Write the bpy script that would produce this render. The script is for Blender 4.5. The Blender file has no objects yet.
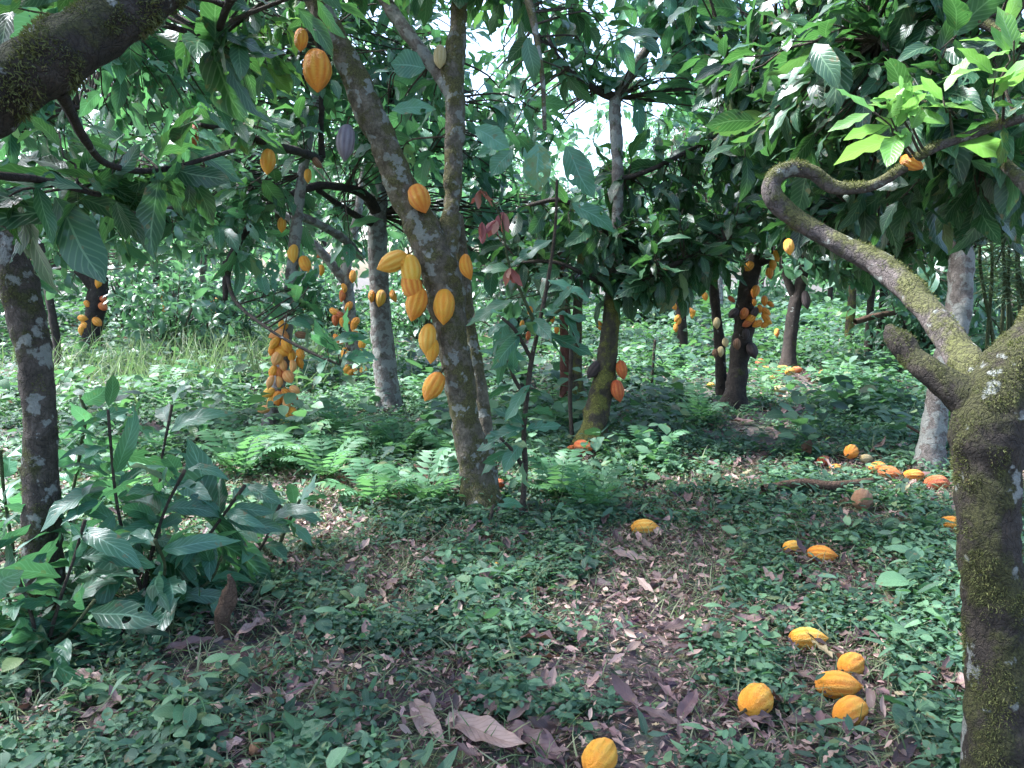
import bpy, math, random
import numpy as np
from mathutils import Vector, Matrix, noise

rng = np.random.default_rng(11)
random.seed(11)
R = math.radians
col = bpy.context.scene.collection
scene = bpy.context.scene

# ------------------------------------------------------------------ camera geometry
F = 800.0; CX, CY = 512.0, 384.0; HZ = 275.0; CH = 1.5
PITCH = math.atan((CY - HZ) / F)
cf = np.array([0, math.cos(PITCH), -math.sin(PITCH)])
cu = np.array([0, math.sin(PITCH), math.cos(PITCH)])
cr = np.array([1.0, 0, 0])
C0 = np.array([0, 0, CH])

def P(x, y, d):
    return C0 + d * (cf + (x - CX) / F * cr + (CY - y) / F * cu)

def vnoise(x, y, s, seed=0):
    x = np.asarray(x, float) / s + 137.3 * seed; y = np.asarray(y, float) / s + 71.9 * seed
    xi = np.floor(x); yi = np.floor(y); fx = x - xi; fy = y - yi
    fx = fx * fx * (3 - 2 * fx); fy = fy * fy * (3 - 2 * fy)
    def h(a, b):
        v = np.sin(a * 127.1 + b * 311.7 + seed * 17.0) * 43758.5453
        return v - np.floor(v)
    return (h(xi, yi) * (1 - fx) + h(xi + 1, yi) * fx) * (1 - fy) + (h(xi, yi + 1) * (1 - fx) + h(xi + 1, yi + 1) * fx) * fy

def gz(x, y):
    return (vnoise(x, y, 2.7, 1) - .5) * .10 + (vnoise(x, y, .8, 2) - .5) * .045 + (vnoise(x, y, 9, 3) - .5) * .12 * np.clip(np.asarray(y, float) / 10, 0, 1)

def G(x, y):
    """ground point under a pixel"""
    v = cf + (x - CX) / F * cr + (CY - y) / F * cu
    z = 0.0
    for _ in range(6):
        t = (z - CH) / v[2]; p = C0 + t * v; z = float(gz(p[0], p[1]))
    return np.array([p[0], p[1], z])

def depth_of(p): return float((np.asarray(p) - C0) @ cf)

# ------------------------------------------------------------------ mesh helpers
def make_mesh(name, V, Q, T=None, attrs=None, smooth=True, mat_idx=None):
    me = bpy.data.meshes.new(name)
    V = np.asarray(V, np.float32); Q = np.asarray(Q, np.int32).reshape(-1, 4)
    nq = len(Q); nt = 0 if T is None else len(T)
    me.vertices.add(len(V)); me.vertices.foreach_set('co', V.ravel())
    loops = Q.ravel()
    if nt: loops = np.concatenate([loops, np.asarray(T, np.int32).ravel()])
    me.loops.add(len(loops)); me.loops.foreach_set('vertex_index', loops)
    starts = np.concatenate([np.arange(nq) * 4, nq * 4 + np.arange(nt) * 3]).astype(np.int32)
    me.polygons.add(nq + nt); me.polygons.foreach_set('loop_start', starts)
    if mat_idx is not None: me.polygons.foreach_set('material_index', np.asarray(mat_idx, np.int32))
    me.update(calc_edges=True)
    me.polygons.foreach_set('use_smooth', np.full(nq + nt, smooth, dtype=bool))
    for k, a in (attrs or {}).items():
        a = np.asarray(a, np.float32)
        if a.ndim == 1:
            at = me.attributes.new(k, 'FLOAT', 'POINT'); at.data.foreach_set('value', a)
        else:
            at = me.attributes.new(k, 'FLOAT_VECTOR', 'POINT'); at.data.foreach_set('vector', a.ravel())
    return me

def link(name, me, mats, parent=None, origin=None):
    o = bpy.data.objects.new(name, me)
    for m in (mats if isinstance(mats, (list, tuple)) else [mats]):
        if me is not None and len(me.materials) < len(mats if isinstance(mats, (list, tuple)) else [mats]): me.materials.append(m)
    col.objects.link(o)
    if parent is not None: o.parent = parent
    return o

def tag(o, label=None, cat=None, group=None, kind=None):
    if label: o['label'] = label
    if cat: o['category'] = cat
    if group: o['group'] = group
    if kind: o['kind'] = kind
    return o

def thing(name, loc, label, cat, group=None):
    o = bpy.data.objects.new(name, None); col.objects.link(o)
    o.location = Vector([float(v) for v in loc]); o.empty_display_size = .2
    return tag(o, label, cat, group)

class MB:
    """collects quads with per-vertex attributes"""
    def __init__(s): s.V = []; s.Q = []; s.n = 0; s.A = {}
    def add(s, V, Q, **attrs):
        V = np.asarray(V, float); s.V.append(V); s.Q.append(np.asarray(Q, int).reshape(-1, 4) + s.n); s.n += len(V)
        for k, a in attrs.items(): s.A.setdefault(k, []).append(np.asarray(a, float))
    def build(s, name, mats, parent=None, base=(0, 0, 0), smooth=True):
        if not s.V: return None
        V = np.concatenate(s.V) - np.asarray(base, float)
        A = {k: np.concatenate(v) for k, v in s.A.items()}
        return link(name, make_mesh(name, V, np.concatenate(s.Q), attrs=A, smooth=smooth), mats, parent)

def catmull(pts, step):
    pts = np.asarray(pts, float)
    if len(pts) == 2: 
        n = max(2, int(np.linalg.norm(pts[1, :3] - pts[0, :3]) / step) + 1)
        t = np.linspace(0, 1, n)[:, None]; return pts[0] * (1 - t) + pts[1] * t
    ext = np.vstack([2 * pts[0] - pts[1], pts, 2 * pts[-1] - pts[-2]])
    out = []
    for i in range(1, len(ext) - 2):
        p0, p1, p2, p3 = ext[i - 1], ext[i], ext[i + 1], ext[i + 2]
        n = max(2, int(np.linalg.norm(p2[:3] - p1[:3]) / step) + 1)
        t = np.linspace(0, 1, n, endpoint=False)[:, None]
        out.append(.5 * ((2 * p1) + (-p0 + p2) * t + (2 * p0 - 5 * p1 + 4 * p2 - p3) * t ** 2 + (-p0 + 3 * p1 - 3 * p2 + p3) * t ** 3))
    out.append(pts[-1:]); return np.vstack(out)

def tube(mb, pts, sides=10, step=.05, knob=.0, closed=True, seed=0.0, extra=None):
    """pts rows: x y z radius"""
    c = catmull(pts, step); p = c[:, :3]; r = np.maximum(c[:, 3], .0008)
    t = np.gradient(p, axis=0); t /= np.linalg.norm(t, axis=1)[:, None] + 1e-9
    ref = np.array([0.31, 0.2, 0.93]) if abs(t[0][2]) < .8 else np.array([1., .1, 0])
    N = []; n = np.cross(t[0], ref); n /= np.linalg.norm(n)
    for k in range(len(p)):
        n = n - t[k] * (n @ t[k]); n /= np.linalg.norm(n) + 1e-9; N.append(n)
    N = np.array(N); B = np.cross(t, N)
    a = np.arange(sides) / sides * 2 * np.pi
    dirs = N[:, None] * np.cos(a)[None, :, None] + B[:, None] * np.sin(a)[None, :, None]
    rr = np.repeat(r[:, None], sides, 1)
    if knob > 0:
        for i in range(len(p)):
            for j in range(sides):
                q = p[i] + dirs[i, j] * r[i]
                v = Vector((float(q[0]) + seed, float(q[1]), float(q[2])))
                f = noise.noise(v * 5.0) * .8 + noise.noise(v * 16.0) * .55 + noise.noise(v * 45.0) * .28
                lump = max(0, noise.noise(v * 9.0 + Vector((7, 3, 1))) - .35) * 1.6
                rr[i, j] *= 1 + knob * 1.9 * (f + lump)
    V = (p[:, None] + dirs * rr[:, :, None]).reshape(-1, 3)
    m = len(p); i = np.arange(m - 1)[:, None] * sides; j = np.arange(sides)[None]; j2 = (j + 1) % sides
    Q = np.stack([i + j, i + j2, i + sides + j2, i + sides + j], -1).reshape(-1, 4)
    n0 = len(V)
    V = np.vstack([V, p[-1] + t[-1] * r[-1] * .4]); cap = np.array([[(m - 1) * sides + k, (m - 1) * sides + (k + 1) % sides, n0, n0] for k in range(sides)])
    # cap as narrow quads: use pairs of sides
    if sides % 2 == 0:
        cap = np.array([[(m - 1) * sides + k, (m - 1) * sides + k + 1, (m - 1) * sides + (k + 2) % sides, n0] for k in range(0, sides, 2)])
        Q = np.vstack([Q, cap])
    at = {}
    if extra is not None: at = {k: np.full(len(V), v) for k, v in extra.items()}
    mb.add(V, Q, **at)
    return c, V[:-1].reshape(m, sides, 3), dirs

# leaf profiles: half width at t
def profile(kind, ts):
    if kind == 'cacao': xs, ys = [0, .06, .15, .3, .5, .68, .82, .92, 1], [.05, .3, .62, .9, 1, .93, .62, .24, .03]
    elif kind == 'oval': xs, ys = [0, .08, .25, .5, .75, .92, 1], [.1, .5, .9, 1, .78, .38, .05]
    elif kind == 'lance': xs, ys = [0, .1, .35, .7, 1], [.1, .6, 1, .6, .03]
    else: xs, ys = [0, .3, 1], [.9, 1, .05]
    fx = np.linspace(0, 1, 201); fy = np.interp(fx, xs, ys); kz = np.hanning(25); kz /= kz.sum()
    sm = np.convolve(np.pad(fy, 12, mode='reflect', reflect_type='odd'), kz, 'valid')
    return np.maximum(np.interp(ts, fx, sm), .02)

def leaves(mb, pos, d, nrm, L, W, bend, kind='cacao', ns=8, na=5, fold=.12, wave=.05, rnd=None, tone=None, rng_=None):
    """vectorised leaves: pos,d,nrm (N,3); L,W,bend (N,)"""
    rg = rng_ or rng
    N = len(pos); 
    if N == 0: return
    d = d / (np.linalg.norm(d, axis=1)[:, None] + 1e-9)
    s = np.cross(d, nrm); s /= (np.linalg.norm(s, axis=1)[:, None] + 1e-9); n = np.cross(s, d)
    L = np.broadcast_to(L, (N,)).astype(float); W = np.broadcast_to(W, (N,)).astype(float); bend = np.broadcast_to(bend, (N,)).astype(float)
    ts = np.linspace(0, 1, ns); vs = np.linspace(-1, 1, na)
    Tt, Vv = np.meshgrid(ts, vs, indexing='ij'); Tt = Tt.ravel(); Vv = Vv.ravel()
    pr = profile(kind, Tt)
    ph = rg.random(N) * 6.28; ph2 = rg.random(N) * 6.28; tw = rg.normal(0, .25, N)
    l = L[:, None]
    along = Tt[None] * (1 - .18 * (bend[:, None] * Tt[None]) ** 2)
    v = -bend[:, None] * Tt[None] ** 2 * .75
    wv = wave * np.sin(Tt[None] * 17 + ph[:, None] + (Vv[None] > 0) * ph2[:, None]) * np.abs(Vv)[None] ** 1.5 * (Tt[None] > .02)
    v = v + (fold * np.abs(Vv) * pr)[None] * (W / L)[:, None] * 1.6 + wv * .8 * np.sqrt(np.clip(pr, 0, 1))[None] + tw[:, None] * Tt[None] * Vv[None] * pr[None] * (W / L)[:, None]
    side = (Vv * pr)[None] * W[:, None] / l
    sidew = .04 * np.sin(Tt[None] * 6 + ph2[:, None]) * Tt[None]
    X = pos[:, None] + l[:, :, None] * (d[:, None] * along[:, :, None] + n[:, None] * v[:, :, None] + s[:, None] * (side + sidew)[:, :, None])
    M = ns * na
    q = np.array([[i * na + j, i * na + j + 1, (i + 1) * na + j + 1, (i + 1) * na + j] for i in range(ns - 1) for j in range(na - 1)])
    Q = (q[None] + (np.arange(N) * M)[:, None, None]).reshape(-1, 4)
    if rnd is None: rnd = rg.random(N)
    if tone is None: tone = np.zeros(N)
    tone = np.broadcast_to(tone, (N,))
    luv = np.stack([np.tile(Tt, N), np.tile(Vv, N), np.repeat(rnd, M)], -1)
    mb.add(X.reshape(-1, 3), Q, luv=luv, tone=np.repeat(tone, M))

def unit(v): return v / (np.linalg.norm(v, axis=-1, keepdims=True) + 1e-9)

def cluster(mb, centers, dirs, k, L, kind='cacao', wr=.17, ns=8, na=5, droop=.5, up=.2, bend=.5, tone=0., spread=1., rg=None, twig=None, petiole=True):
    """k leaves around each twig end"""
    rg = rg or rng
    M = len(centers); centers = np.repeat(centers, k, 0); dirs = unit(np.repeat(dirs, k, 0))
    n = M * k
    a = np.tile(np.arange(k), M) * 2.4 + np.repeat(rg.random(M) * 6.28, k)
    ref = np.tile([0, 0, 1.], (n, 1)); ref[np.abs(dirs[:, 2]) > .9] = [1, 0, 0]
    u = unit(np.cross(dirs, ref)); v = np.cross(dirs, u)
    rad = u * np.cos(a)[:, None] + v * np.sin(a)[:, None]
    f = np.tile(np.arange(k) / max(1, k - 1), M)
    LL = L * rg.uniform(.5, 1.25, n) * (1 - .25 * f) * np.repeat(rg.uniform(.8, 1.2, M), k)
    ld = unit(dirs * (.35 + .7 * f[:, None]) + rad * spread + np.array([0, 0, -droop]) * rg.uniform(.3, 1.5, n)[:, None] + rg.normal(0, .32, (n, 3)))
    pos = centers + dirs * ((f - 1) * L * .9)[:, None] + ld * (LL * .1)[:, None]
    nr = unit(np.array([0, -.15, 1.]) + rg.normal(0, .62, (n, 3)) + rad * .1)
    tn = np.clip(tone + rg.normal(0, .12, n) + np.repeat(rg.normal(0, .1, M), k), -1, 1.2)
    kp = rg.random(n) > .16; pos, ld, nr, LL, tn = pos[kp], ld[kp], nr[kp], LL[kp], tn[kp]; n = len(pos)
    leaves(mb, pos, ld, nr, LL, LL * wr * rg.uniform(.8, 1.3, n), bend * rg.uniform(.3, 1.6, n), kind, ns, na, tone=tn, rng_=rg)

# ------------------------------------------------------------------ materials
def nm(name):
    m = bpy.data.materials.new(name); m.use_nodes = True
    nt = m.node_tree; nt.nodes.clear()
    return m, nt, nt.nodes, nt.links

def N(nt, t, **kw):
    n = nt.nodes.new(t)
    for k, v in kw.items():
        if k.startswith('_'): setattr(n, k[1:], v)
        else: n.inputs[k.replace('__', ' ')].default_value = v
    return n

def math_(nt, op, a, b=None, clamp=False):
    n = nt.nodes.new('ShaderNodeMath'); n.operation = op; n.use_clamp = clamp
    for i, v in enumerate((a, b)):
        if v is None: continue
        if isinstance(v, (int, float)): n.inputs[i].default_value = v
        else: nt.links.new(v, n.inputs[i])
    return n.outputs[0]

def ramp(nt, fac, stops):
    n = nt.nodes.new('ShaderNodeValToRGB'); cr_ = n.color_ramp
    while len(cr_.elements) < len(stops): cr_.elements.new(.5)
    for e, (p, c) in zip(cr_.elements, stops):
        e.position = p; e.color = (*c, 1) if len(c) == 3 else c
    if fac is not None: nt.links.new(fac, n.inputs[0])
    return n.outputs[0]

def mix(nt, fac, a, b, mode='MIX'):
    n = nt.nodes.new('ShaderNodeMix'); n.data_type = 'RGBA'; n.blend_type = mode
    for s, v in ((n.inputs[0], fac), (n.inputs[6], a), (n.inputs[7], b)):
        if isinstance(v, (int, float)): s.default_value = v
        elif isinstance(v, tuple): s.default_value = (*v, 1)
        else: nt.links.new(v, s)
    return n.outputs[2]

def leaf_mat(name, darkc, midc, lightc, trans=.35, rough=.38, holes=.0, spec=.5, veinc=(.25, .38, .2), tcol=(.22, .42, .04), vein=.5, brown=0.):
    m, nt, nd, lk = nm(name)
    at = N(nt, 'ShaderNodeAttribute', _attribute_name='luv'); sep = nd.new('ShaderNodeSeparateXYZ'); lk.new(at.outputs['Vector'], sep.inputs[0])
    t, v, rn = sep.outputs
    tn = N(nt, 'ShaderNodeAttribute', _attribute_name='tone').outputs['Fac']
    geo = nd.new('ShaderNodeNewGeometry')
    nz = N(nt, 'ShaderNodeTexNoise', Scale=9.0, Detail=3.0); 
    tc = nd.new('ShaderNodeTexCoord'); lk.new(tc.outputs['Object'], nz.inputs['Vector'])
    av = math_(nt, 'ABSOLUTE', v)
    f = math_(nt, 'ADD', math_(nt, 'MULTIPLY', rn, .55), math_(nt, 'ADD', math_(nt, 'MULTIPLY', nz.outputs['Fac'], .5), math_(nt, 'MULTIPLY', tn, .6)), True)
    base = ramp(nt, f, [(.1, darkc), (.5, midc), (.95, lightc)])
    # veins: midrib + side veins
    mid = math_(nt, 'LESS_THAN', av, .05)
    ph = math_(nt, 'SUBTRACT', math_(nt, 'MULTIPLY', t, 62.0), math_(nt, 'MULTIPLY', av, 16.0))
    sv = math_(nt, 'POWER', math_(nt, 'ABSOLUTE', math_(nt, 'COSINE', math_(nt, 'MULTIPLY', ph, .5))), 14.0)
    vv = math_(nt, 'MAXIMUM', mid, math_(nt, 'MULTIPLY', sv, .55))
    c = mix(nt, math_(nt, 'MULTIPLY', vv, vein), base, veinc)
    # blemishes
    n2 = N(nt, 'ShaderNodeTexNoise', Scale=26.0, Detail=2.0); lk.new(tc.outputs['Object'], n2.inputs['Vector'])
    bl = math_(nt, 'MULTIPLY', math_(nt, 'GREATER_THAN', n2.outputs['Fac'], .68), .6)
    c = mix(nt, bl, c, (.14, .10, .04))
    n4 = N(nt, 'ShaderNodeTexNoise', Scale=2.2, Detail=1.0); lk.new(tc.outputs['Object'], n4.inputs['Vector'])
    yl = math_(nt, 'GREATER_THAN', math_(nt, 'ADD', rn, math_(nt, 'MULTIPLY', n2.outputs['Fac'], .06)), 1.0)
    c = mix(nt, math_(nt, 'MULTIPLY', yl, .45), c, (.20, .17, .05))
    edge = ramp(nt, math_(nt, 'ADD', math_(nt, 'MULTIPLY', math_(nt, 'MAXIMUM', t, av), .5), math_(nt, 'MULTIPLY', n2.outputs['Fac'], .6)), [(.82, (0, 0, 0)), (.88, (1, 1, 1))])
    c = mix(nt, math_(nt, 'MULTIPLY', edge, .7), c, (.13, .08, .035))
    hue = nd.new('ShaderNodeHueSaturation'); lk.new(c, hue.inputs['Color'])
    lk.new(math_(nt, 'ADD', math_(nt, 'MULTIPLY', rn, .05), .475), hue.inputs['Hue'])
    pb = nd.new('ShaderNodeBsdfPrincipled'); lk.new(hue.outputs[0], pb.inputs['Base Color'])
    lk.new(math_(nt, 'ADD', math_(nt, 'MULTIPLY', nz.outputs['Fac'], .25), rough - .1), pb.inputs['Roughness']); pb.inputs['Specular IOR Level'].default_value = spec
    bp = N(nt, 'ShaderNodeBump', Strength=.35, Distance=.004)
    hgt = math_(nt, 'ADD', math_(nt, 'MULTIPLY', vv, -1.0), math_(nt, 'MULTIPLY', n2.outputs['Fac'], .5))
    lk.new(hgt, bp.inputs['Height']); lk.new(bp.outputs[0], pb.inputs['Normal'])
    tr = nd.new('ShaderNodeBsdfTranslucent'); tcx = mix(nt, .6, hue.outputs[0], tcol); lk.new(tcx, tr.inputs['Color'])
    ms = nd.new('ShaderNodeMixShader'); ms.inputs[0].default_value = trans; lk.new(pb.outputs[0], ms.inputs[1]); lk.new(tr.outputs[0], ms.inputs[2])
    out = nd.new('ShaderNodeOutputMaterial')
    last = ms.outputs[0]
    if holes > 0:
        vo = N(nt, 'ShaderNodeTexVoronoi', Scale=15.0); lk.new(tc.outputs['Object'], vo.inputs['Vector'])
        n3 = N(nt, 'ShaderNodeTexNoise', Scale=4.0); lk.new(tc.outputs['Object'], n3.inputs['Vector'])
        hole = math_(nt, 'MULTIPLY', math_(nt, 'LESS_THAN', vo.outputs['Distance'], holes), math_(nt, 'GREATER_THAN', n3.outputs['Fac'], .52))
        hole = math_(nt, 'MULTIPLY', hole, math_(nt, 'GREATER_THAN', av, .12))
        tp = nd.new('ShaderNodeBsdfTransparent'); m2 = nd.new('ShaderNodeMixShader'); lk.new(hole, m2.inputs[0]); lk.new(last, m2.inputs[1]); lk.new(tp.outputs[0], m2.inputs[2]); last = m2.outputs[0]
    lk.new(last, out.inputs[0])
    return m

LEAF = leaf_mat('cacao_leaf', (.006, .022, .013), (.018, .062, .032), (.060, .145, .055), trans=.24, rough=.34, holes=.24, tcol=(.13, .38, .06), spec=.5)
LEAFB = leaf_mat('cacao_leaf_blue', (.010, .040, .024), (.028, .100, .055), (.09, .23, .11), trans=.3, rough=.38, holes=.27, spec=.6, tcol=(.14, .40, .10), veinc=(.2, .38, .26))
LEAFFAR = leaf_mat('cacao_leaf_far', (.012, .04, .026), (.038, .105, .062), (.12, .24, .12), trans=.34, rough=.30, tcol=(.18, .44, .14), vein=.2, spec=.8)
LEAFYOUNG = leaf_mat('young_leaf', (.05, .14, .03), (.09, .23, .04), (.17, .33, .07), trans=.4, rough=.36, tcol=(.24, .50, .08))
WEED = leaf_mat('weed_leaf', (.018, .045, .034), (.050, .115, .070), (.12, .22, .11), trans=.3, rough=.5, spec=.3, tcol=(.15, .38, .08), vein=.2)
FERN = leaf_mat('fern_leaf', (.035, .11, .05), (.065, .18, .08), (.11, .26, .11), trans=.4, rough=.5, tcol=(.2, .45, .12), vein=.1)
GRASS = leaf_mat('grass_blade', (.05, .09, .04), (.09, .15, .06), (.26, .26, .14), trans=.3, rough=.5, tcol=(.2, .35, .1), vein=.1)
LITTER = leaf_mat('dry_leaf', (.040, .025, .024), (.14, .088, .080), (.42, .28, .23), trans=.12, rough=.5, holes=.17, tcol=(.3, .15, .07), veinc=(.10, .055, .04), spec=.4, vein=.55)
REDLEAF = leaf_mat('flush_leaf', (.20, .06, .05), (.30, .11, .09), (.42, .2, .16), trans=.3, rough=.45, tcol=(.5, .15, .1), veinc=(.35, .2, .15))
MOSSB = leaf_mat('moss_blade', (.035, .042, .010), (.08, .09, .022), (.17, .17, .05), trans=.2, rough=.8, tcol=(.15, .2, .03), vein=0)

def bark_mat(name, c1, c2, lichen=.3, moss=.3, lichc=(.42, .44, .39), mossc=(.055, .060, .016), scale=1.0):
    m, nt, nd, lk = nm(name)
    tc = nd.new('ShaderNodeTexCoord')
    def no(s, d=5., off=0., rough=.6):
        mp = N(nt, 'ShaderNodeMapping'); mp.inputs['Location'].default_value = (off, off * 2, off * 3); lk.new(tc.outputs['Object'], mp.inputs[0])
        n = N(nt, 'ShaderNodeTexNoise', Scale=s * scale, Detail=d, Roughness=rough); lk.new(mp.outputs[0], n.inputs['Vector']); return n.outputs['Fac']
    a = no(14, 8, 0, .7); b = no(60, 6, 3, .7); cc = no(5, 4, 5)
    base = ramp(nt, a, [(.3, c1), (.7, c2)])
    base = mix(nt, math_(nt, 'MULTIPLY', b, .45), base, tuple(v * .45 for v in c1))
    geo = nd.new('ShaderNodeNewGeometry'); sp = nd.new('ShaderNodeSeparateXYZ'); lk.new(geo.outputs['Normal'], sp.inputs[0])
    # moss: large noise + slightly favoured upward faces
    mo = math_(nt, 'ADD', math_(nt, 'MULTIPLY', sp.outputs['Z'], .16), math_(nt, 'ADD', no(7, 6, 9, .65), math_(nt, 'MULTIPLY', b, .12)))
    mf = ramp(nt, mo, [(max(.02, .80 - moss * .42), (0, 0, 0)), (min(.98, .90 - moss * .42), (1, 1, 1))])
    fine = no(130, 4, 7, .8)
    mosscol = mix(nt, ramp(nt, fine, [(.35, (0, 0, 0)), (.65, (1, 1, 1))]), tuple(v * .35 for v in mossc), tuple(min(1, v * 1.9) for v in mossc))
    base = mix(nt, math_(nt, 'MULTIPLY', mf, .85), base, mosscol)
    vo = N(nt, 'ShaderNodeTexVoronoi', Scale=38.0 * scale); vo.feature = 'DISTANCE_TO_EDGE'
    mpv = N(nt, 'ShaderNodeMapping'); mpv.inputs['Scale'].default_value = (1, 1, .45); lk.new(tc.outputs['Object'], mpv.inputs[0])
    wob = N(nt, 'ShaderNodeTexNoise', Scale=12.0, Detail=4.0); lk.new(tc.outputs['Object'], wob.inputs['Vector'])
    va = nd.new('ShaderNodeVectorMath'); va.operation = 'ADD'; lk.new(mpv.outputs[0], va.inputs[0])
    vs_ = nd.new('ShaderNodeVectorMath'); vs_.operation = 'SCALE'; lk.new(wob.outputs['Color'], vs_.inputs[0]); vs_.inputs['Scale'].default_value = .12; lk.new(vs_.outputs[0], va.inputs[1]); lk.new(va.outputs[0], vo.inputs['Vector'])
    crk = ramp(nt, vo.outputs['Distance'], [(0, (0, 0, 0)), (.12, (1, 1, 1))])
    base = mix(nt, math_(nt, 'MULTIPLY', math_(nt, 'SUBTRACT', 1.0, crk), .35), base, tuple(v * .3 for v in c1))
    li = math_(nt, 'ADD', no(11, 5, 21, .55), math_(nt, 'MULTIPLY', b, .10))
    lf = ramp(nt, li, [(.80 - lichen * .38, (0, 0, 0)), (.84 - lichen * .38, (1, 1, 1))])
    lcol = mix(nt, no(90, 3, 2), tuple(v * .6 for v in lichc), lichc)
    base = mix(nt, math_(nt, 'MULTIPLY', lf, .72), base, lcol)
    pb = nd.new('ShaderNodeBsdfPrincipled'); lk.new(base, pb.inputs['Base Color']); pb.inputs['Roughness'].default_value = .85; pb.inputs['Specular IOR Level'].default_value = .25
    h = math_(nt, 'ADD', math_(nt, 'ADD', math_(nt, 'MULTIPLY', a, 1.5), math_(nt, 'ADD', math_(nt, 'MULTIPLY', fine, .5), math_(nt, 'MULTIPLY', crk, .25))), math_(nt, 'ADD', math_(nt, 'MULTIPLY', b, .5), math_(nt, 'MULTIPLY', mf, .35)))
    bp = N(nt, 'ShaderNodeBump', Strength=1.0, Distance=.02); lk.new(h, bp.inputs['Height']); lk.new(bp.outputs[0], pb.inputs['Normal'])
    out = nd.new('ShaderNodeOutputMaterial'); lk.new(pb.outputs[0], out.inputs[0]); return m

BARK = bark_mat('bark', (.085, .07, .048), (.33, .28, .20), .52, .62, mossc=(.10, .095, .03))
BARKFORK = bark_mat('bark_fork', (.12, .10, .07), (.36, .31, .24), .5, .72, mossc=(.12, .11, .035))
BARKMOSS = bark_mat('bark_mossy', (.022, .018, .014), (.10, .08, .06), .34, .66, mossc=(.05, .052, .016))
BARKLICH = bark_mat('bark_lichen_moss', (.045, .038, .03), (.17, .14, .11), .5, .5)
BARKDARK = bark_mat('bark_dark', (.03, .025, .022), (.09, .07, .055), .22, .25)
BARKPALE = bark_mat('bark_pale', (.12, .10, .085), (.36, .32, .28), .70, .25)
BARKLIM = bark_mat('bark_limb', (.06, .05, .045), (.24, .20, .18), .34, .66, mossc=(.085, .09, .025))
BARKYEL = bark_mat('bark_yellow_moss', (.05, .04, .03), (.13, .11, .07), .1, .62, mossc=(.14, .14, .03))
WOOD = bark_mat('dead_wood', (.09, .055, .035), (.22, .14, .09), .1, .1)
TWIG = bark_mat('twig', (.05, .04, .03), (.14, .11, .08), .2, .2)
GSTEM = bark_mat('green_stem', (.06, .08, .03), (.12, .14, .06), .05, .1)

def pod_mat(name, c1, c2, c3, spots=.3, rough=.42):
    m, nt, nd, lk = nm(name)
    tc = nd.new('ShaderNodeTexCoord'); oi = nd.new('ShaderNodeObjectInfo')
    at = N(nt, 'ShaderNodeAttribute', _attribute_name='rdg').outputs['Fac']
    off = nd.new('ShaderNodeVectorMath'); off.operation = 'ADD'; lk.new(tc.outputs['Object'], off.inputs[0])
    cmb = nd.new('ShaderNodeCombineXYZ'); lk.new(math_(nt, 'MULTIPLY', oi.outputs['Random'], 37.0), cmb.inputs[0]); lk.new(cmb.outputs[0], off.inputs[1])
    n1 = N(nt, 'ShaderNodeTexNoise', Scale=4.0, Detail=3.0); lk.new(off.outputs[0], n1.inputs['Vector'])
    n2 = N(nt, 'ShaderNodeTexNoise', Scale=26.0, Detail=5.0, Roughness=.7); lk.new(off.outputs[0], n2.inputs['Vector'])
    f = math_(nt, 'ADD', math_(nt, 'MULTIPLY', n1.outputs['Fac'], .8), math_(nt, 'MULTIPLY', math_(nt, 'SUBTRACT', oi.outputs['Random'], .4), .5), True)
    c = ramp(nt, f, [(.2, c1), (.75, c2)])
    c = mix(nt, math_(nt, 'MULTIPLY', math_(nt, 'POWER', at, 2.0), .65), c, c3)
    gr = ramp(nt, math_(nt, 'ADD', n1.outputs['Fac'], math_(nt, 'MULTIPLY', oi.outputs['Random'], .25)), [(.66, (0, 0, 0)), (.82, (1, 1, 1))])
    c = mix(nt, math_(nt, 'MULTIPLY', gr, .25), c, (c1[0] * .8, c1[0] * .55, .03))
    sp = ramp(nt, n2.outputs['Fac'], [(.66 - spots * .12, (0, 0, 0)), (.72 - spots * .12, (1, 1, 1))])
    c = mix(nt, math_(nt, 'MULTIPLY', sp, .6), c, (.13, .05, .018))
    pb = nd.new('ShaderNodeBsdfPrincipled'); lk.new(c, pb.inputs['Base Color']); lk.new(math_(nt, 'ADD', math_(nt, 'MULTIPLY', n2.outputs['Fac'], .3), rough - .12), pb.inputs['Roughness'])
    pb.inputs['Subsurface Weight'].default_value = 0.0
    bp = N(nt, 'ShaderNodeBump', Strength=.7, Distance=.035); lk.new(n2.outputs['Fac'], bp.inputs['Height']); lk.new(bp.outputs[0], pb.inputs['Normal'])
    out = nd.new('ShaderNodeOutputMaterial'); lk.new(pb.outputs[0], out.inputs[0]); return m
PM = {
    'o': pod_mat('pod_orange', (.74, .20, .012), (.92, .36, .02), (.95, .52, .07)),
    'q': pod_mat('pod_peach', (.72, .24, .05), (.88, .40, .12), (.92, .55, .22), .4),
    'y': pod_mat('pod_yellow', (.86, .33, .02), (.95, .48, .04), (.97, .66, .14), .2),
    'r': pod_mat('pod_red', (.42, .065, .02), (.60, .13, .025), (.72, .24, .05), .35),
    'p': pod_mat('pod_pale', (.50, .38, .16), (.66, .50, .22), (.7, .6, .35), .3),
    'd': pod_mat('pod_black', (.022, .014, .014), (.05, .032, .03), (.09, .06, .05), .3, .6),
    'g': pod_mat('pod_grey', (.16, .13, .15), (.28, .24, .27), (.4, .36, .38), .3, .7),
    'b': pod_mat('pod_brown', (.16, .07, .03), (.30, .15, .07), (.38, .22, .11), .6, .6),
}
STALK = bark_mat('stalk', (.09, .07, .03), (.2, .16, .08), .05, .05)

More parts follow.
